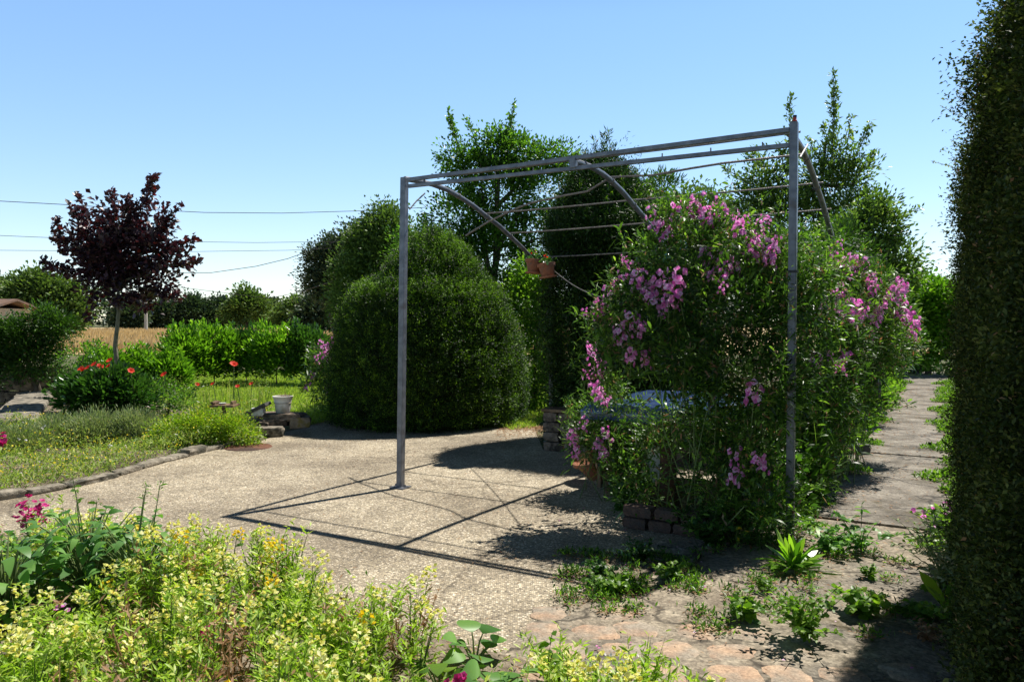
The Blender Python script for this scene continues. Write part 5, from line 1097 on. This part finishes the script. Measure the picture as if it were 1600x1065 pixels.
# big bluish leaved plants at left
def big_leaf_plant(label, base, n, L_, W_, mat, h, name, cat, spreadr=.12, droop=.5, peak=.42, stems=0, group=None, up=(.3, 1.2), S=7):
    t = thing(name, base, label, cat, group); c = NP(base); lm = LM(); ms_ = MB()
    th = rng.uniform(0, 6.28, n); z = rng.random(n)**.8*h; r = spreadr*rng.uniform(.3, 1, n)
    P = c+np.stack([np.cos(th)*r, np.sin(th)*r, z], 1); el = rng.uniform(*up, n)*.6
    A = np.stack([np.cos(th)*np.cos(el), np.sin(th)*np.cos(el), np.sin(el)], 1)
    V, F = strips(P, A, L_*rng.uniform(.6, 1.15, n), W_*rng.uniform(.7, 1.15, n), S, droop*rng.uniform(.4, 1.2, n), N=np.tile([0, 0, 1.], (n, 1))+rng.normal(0, .25, (n, 3)), peak=peak, fold=.22); lm.add(V, F)
    lm.build('foliage', M[mat], t, smooth=False)
    for k in range(n):
        q = P[k]; ms_.tube([tuple(c+[0, 0, 0]), tuple(c*.4+q*.6+[0, 0, .2*z[k]]), tuple(q)], [.005, .004, .003], 5)
    for k in range(stems):
        e = c+NP([rng.normal(0, .11), rng.normal(0, .08), h*rng.uniform(1.15, 1.5)]); ms_.tube([tuple(c), tuple(c*.5+e*.5+rng.normal(0, .015, 3)), tuple(e)], [.004, .0035, .002], 5)
        lm2 = LM(); nn = 8; ti = rng.uniform(.45, 1, nn)[:, None]; Q = c+(e-c)*ti; V, F = strips(Q, rdir(nn)*[1, 1, .4]+[0, 0, .5], .05, .018, 3, .3); lm2.add(V, F)
        n3 = 12; V, F = strips(np.tile(e, (n3, 1))+rng.normal(0, .012, (n3, 3)), rdir(n3), .014, .008); lm2.add(V, F); lm2.build('stalk_foliage', M['weed'], t)
    ms_.build('stem', M['stem'], t, smooth=True)
    return t
big_leaf_plant('large bluish green leafy plant at the back left of the near bed', (-2.25, 4.1, 0), 170, .11, .055, 'blueleaf', .46, 'leafy_plant', 'plant', .27, .7, stems=3, group='broad leaved plants of the near bed')
big_leaf_plant('large leafy plant in front of the bare soil at the left of the near bed', (-2.5, 3.8, 0), 150, .11, .055, 'blueleaf', .42, 'leafy_plant', 'plant', .25, .7, stems=0, group='broad leaved plants of the near bed')
big_leaf_plant('leafy plant with tall budding stalks next to the yellow flowers', (-1.92, 3.95, 0), 120, .10, .045, 'blueleaf', .46, 'leafy_plant', 'plant', .22, .6, stems=3, group='broad leaved plants of the near bed')
big_leaf_plant('pale broad leaf plant amid the toadflax, middle of the bed', (-1.28, 3.45, 0), 9, .13, .08, 'blueleaf', .24, 'leafy_plant', 'plant', .08, .4, stems=1, group='broad leaved plants of the near bed')
big_leaf_plant('small broad leaf seedling standing behind the toadflax', (-1.45, 3.85, 0), 6, .11, .04, 'weed', .34, 'leafy_plant', 'plant', .04, .4, stems=1, group='broad leaved plants of the near bed')
# heart-leaved mallow
def mallow(label, base, n, L_, h, mat='darkleaf'): return big_leaf_plant(label, base, n, L_, L_*.95, mat, h, 'mallow_plant', 'plant', .10, .35, .38, group='round leaved mallows at the bed tip', up=(.1, .9))
mallow('round leaved mallow with the largest leaf at the bottom edge', (-.06, 3.0, 0), 12, .14, .15, 'blueleaf')
mallow('round leaved mallow growing at the tip of the bed beside the terrace', (-.16, 3.32, 0), 9, .12, .14, 'blueleaf')
mallow('bright round leaved mallow left of the others near the toadflax edge', (-.29, 3.08, 0), 9, .10, .15, 'weed')
weed('tall thin stalk with a single leaf standing in front of the stone paving', 0, 0, .42, .05, 2, (.09, .035), base=(.13, 3.0, 0), nl=5, leaf0=.55, name='tall_weed')
weed('leafy snapdragon with pale pink buds right of the mallows', 0, 0, .24, .16, 14, (.045, .013), base=(.26, 2.88, 0), nl=26, flowers=('whitep', 2, .009), name='snapdragon', cat='snapdragon', group='snapdragons of the near bed', mat='tfleaf')
weed('leafy snapdragon at the right tip of the near bed, white buds', 0, 0, .25, .15, 14, (.045, .013), base=(.44, 2.92, 0), nl=26, flowers=('whitep', 2, .009), name='snapdragon', cat='snapdragon', group='snapdragons of the near bed', mat='tfleaf')
def snap(label, base, h, r, nst, nf, mat='magenta', sz=.02): return weed(label, 0, 0, h, r, nst, (.05, .012), base=base, nl=22, flowers=(mat, nf, sz), name='snapdragon', cat='snapdragon', group='snapdragons of the near bed', mat='weed', fr=.022)
snap('magenta snapdragon at the far left of the near bed', (-3.05, 4.85, 0), .40, .10, 10, 5)
snap('magenta snapdragon at the bottom edge below the mallows', (-.20, 2.86, 0), .19, .05, 3, 7, sz=.022)
snap('single purple snapdragon among the toadflax, right part', (-1.3, 3.2, 0), .36, .04, 1, 6, sz=.016)
snap('single mauve snapdragon among the toadflax, middle left', (-1.95, 3.3, 0), .32, .04, 1, 5, 'pink', .014)
snap('bright pink flower cut by the left photo edge in the border', (at(3, 0, 8.2).x, 8.2, 0), .36, .05, 3, 8, 'magenta', .03)
weed('yellow buttercup on a thin stem above the toadflax', 0, 0, .46, .03, 2, (.05, .012), base=(-2.0, 4.1, 0), nl=12, flowers=('yellow', 2, .014), name='buttercup', cat='flower')
weed('green leafy plant below the magenta snapdragon at the left edge', 0, 0, .26, .2, 22, (.055, .02), base=(-3.0, 4.6, 0), nl=22, mat='blueleaf')
weed('low green plant at the left edge beside the bare soil', 0, 0, .2, .22, 22, (.05, .02), base=(-3.15, 4.15, 0), nl=22, mat='weed')

# ------------------------------------------------------------------ house, poles, wires
t = thing('farm_building', (-46, 45, 0), 'long low building with a brown tiled roof behind the bush, far left edge', 'building')
m_ = MB(); m_.bar((-46, 46, 1.1), (-30.2, 46, 1.1), 5, 2.2); m_.build('wall', M['render'], t)
m_ = MB()
zr0, zr1 = 1.95, 2.65
m_.raw([(-46.5, 43, zr0), (-29.6, 43, zr0), (-29.6, 46, zr1), (-46.5, 46, zr1), (-46.5, 49, zr0), (-29.6, 49, zr0), (-46.5, 43, zr0+.12), (-29.6, 43, zr0+.12), (-29.6, 46, zr1+.12), (-46.5, 46, zr1+.12), (-46.5, 49, zr0+.12), (-29.6, 49, zr0+.12)],
       [(0,1,2,3),(3,2,5,4),(6,9,8,7),(9,10,11,8),(0,6,7,1),(1,7,8,2),(2,8,11,5),(5,11,10,4),(4,10,9,3),(3,9,6,0)])
m_.build('roof', M['roof'], t)
for (px, pt_, pb_, Y, r, lab) in ((198, 420, 512, 100, .24, 'pale thin pole seen right of the maple trunk'), (228, 425, 500, 85, .2, 'second pole, farther right behind the lower maple crown'), (541, 430, 560, 33, .14, 'wooden pole left of the domed yew')):
    a = at(px, pb_, Y); b = at(px, pt_, Y); a.z = 0; m_ = MB(); m_.tube([a, b], [r, r*.7], 8)
    t_ = thing('utility_pole', tuple(a), lab, 'pole', 'utility poles'); m_.build('pole_shaft', M['concrete_pole' if px < 300 else 'wood'], t_, smooth=True)
    if px < 300:
        m_ = MB(); m_.bar(b-Vector((1.1, 0, .6)), b+Vector((1.1, 0, -.6)), .18, .18); m_.build('crossarm', M['wood'], t_)
def wire(pts, r, lab):
    m_ = MB(); pts = [Vector(p) for p in pts]; m_.tube(pts, r, 5)
    tag(m_.build('overhead_wire', M['cable'], base=tuple(pts[0]), smooth=True), lab, 'wire', 'overhead wires')
def wpx(px_pts, Y0, Y1):
    o_ = []
    for i, (a, b) in enumerate(px_pts): o_.append(at(a, b, Y0+(Y1-Y0)*i/(len(px_pts)-1)))
    return o_
wire(wpx([(-200, 306), (-60, 311), (90, 319), (200, 326), (320, 332), (440, 333), (580, 329), (700, 322)], 30, 40), .015, 'highest overhead wire crossing the sky behind the maple')
wire(wpx([(-200, 362), (0, 368), (120, 373), (250, 377), (400, 379), (560, 377), (700, 372)], 34, 44), .012, 'second overhead wire just below the highest one')
wire(wpx([(-200, 388), (0, 391), (150, 392), (300, 393), (450, 391), (560, 386), (680, 378)], 36, 46), .012, 'third overhead wire crossing the middle of the maple')
wire(wpx([(150, 432), (250, 426), (330, 426), (400, 416), (450, 404), (500, 386), (540, 372)], 38, 30), .014, 'sagging wire rising to the right toward the dark oak')
wire(wpx([(-100, 430), (0, 429), (120, 434), (260, 446), (420, 466), (470, 456), (541, 432)], 60, 33), .013, 'lowest thin wire sagging over the hedgerow to the wooden pole')
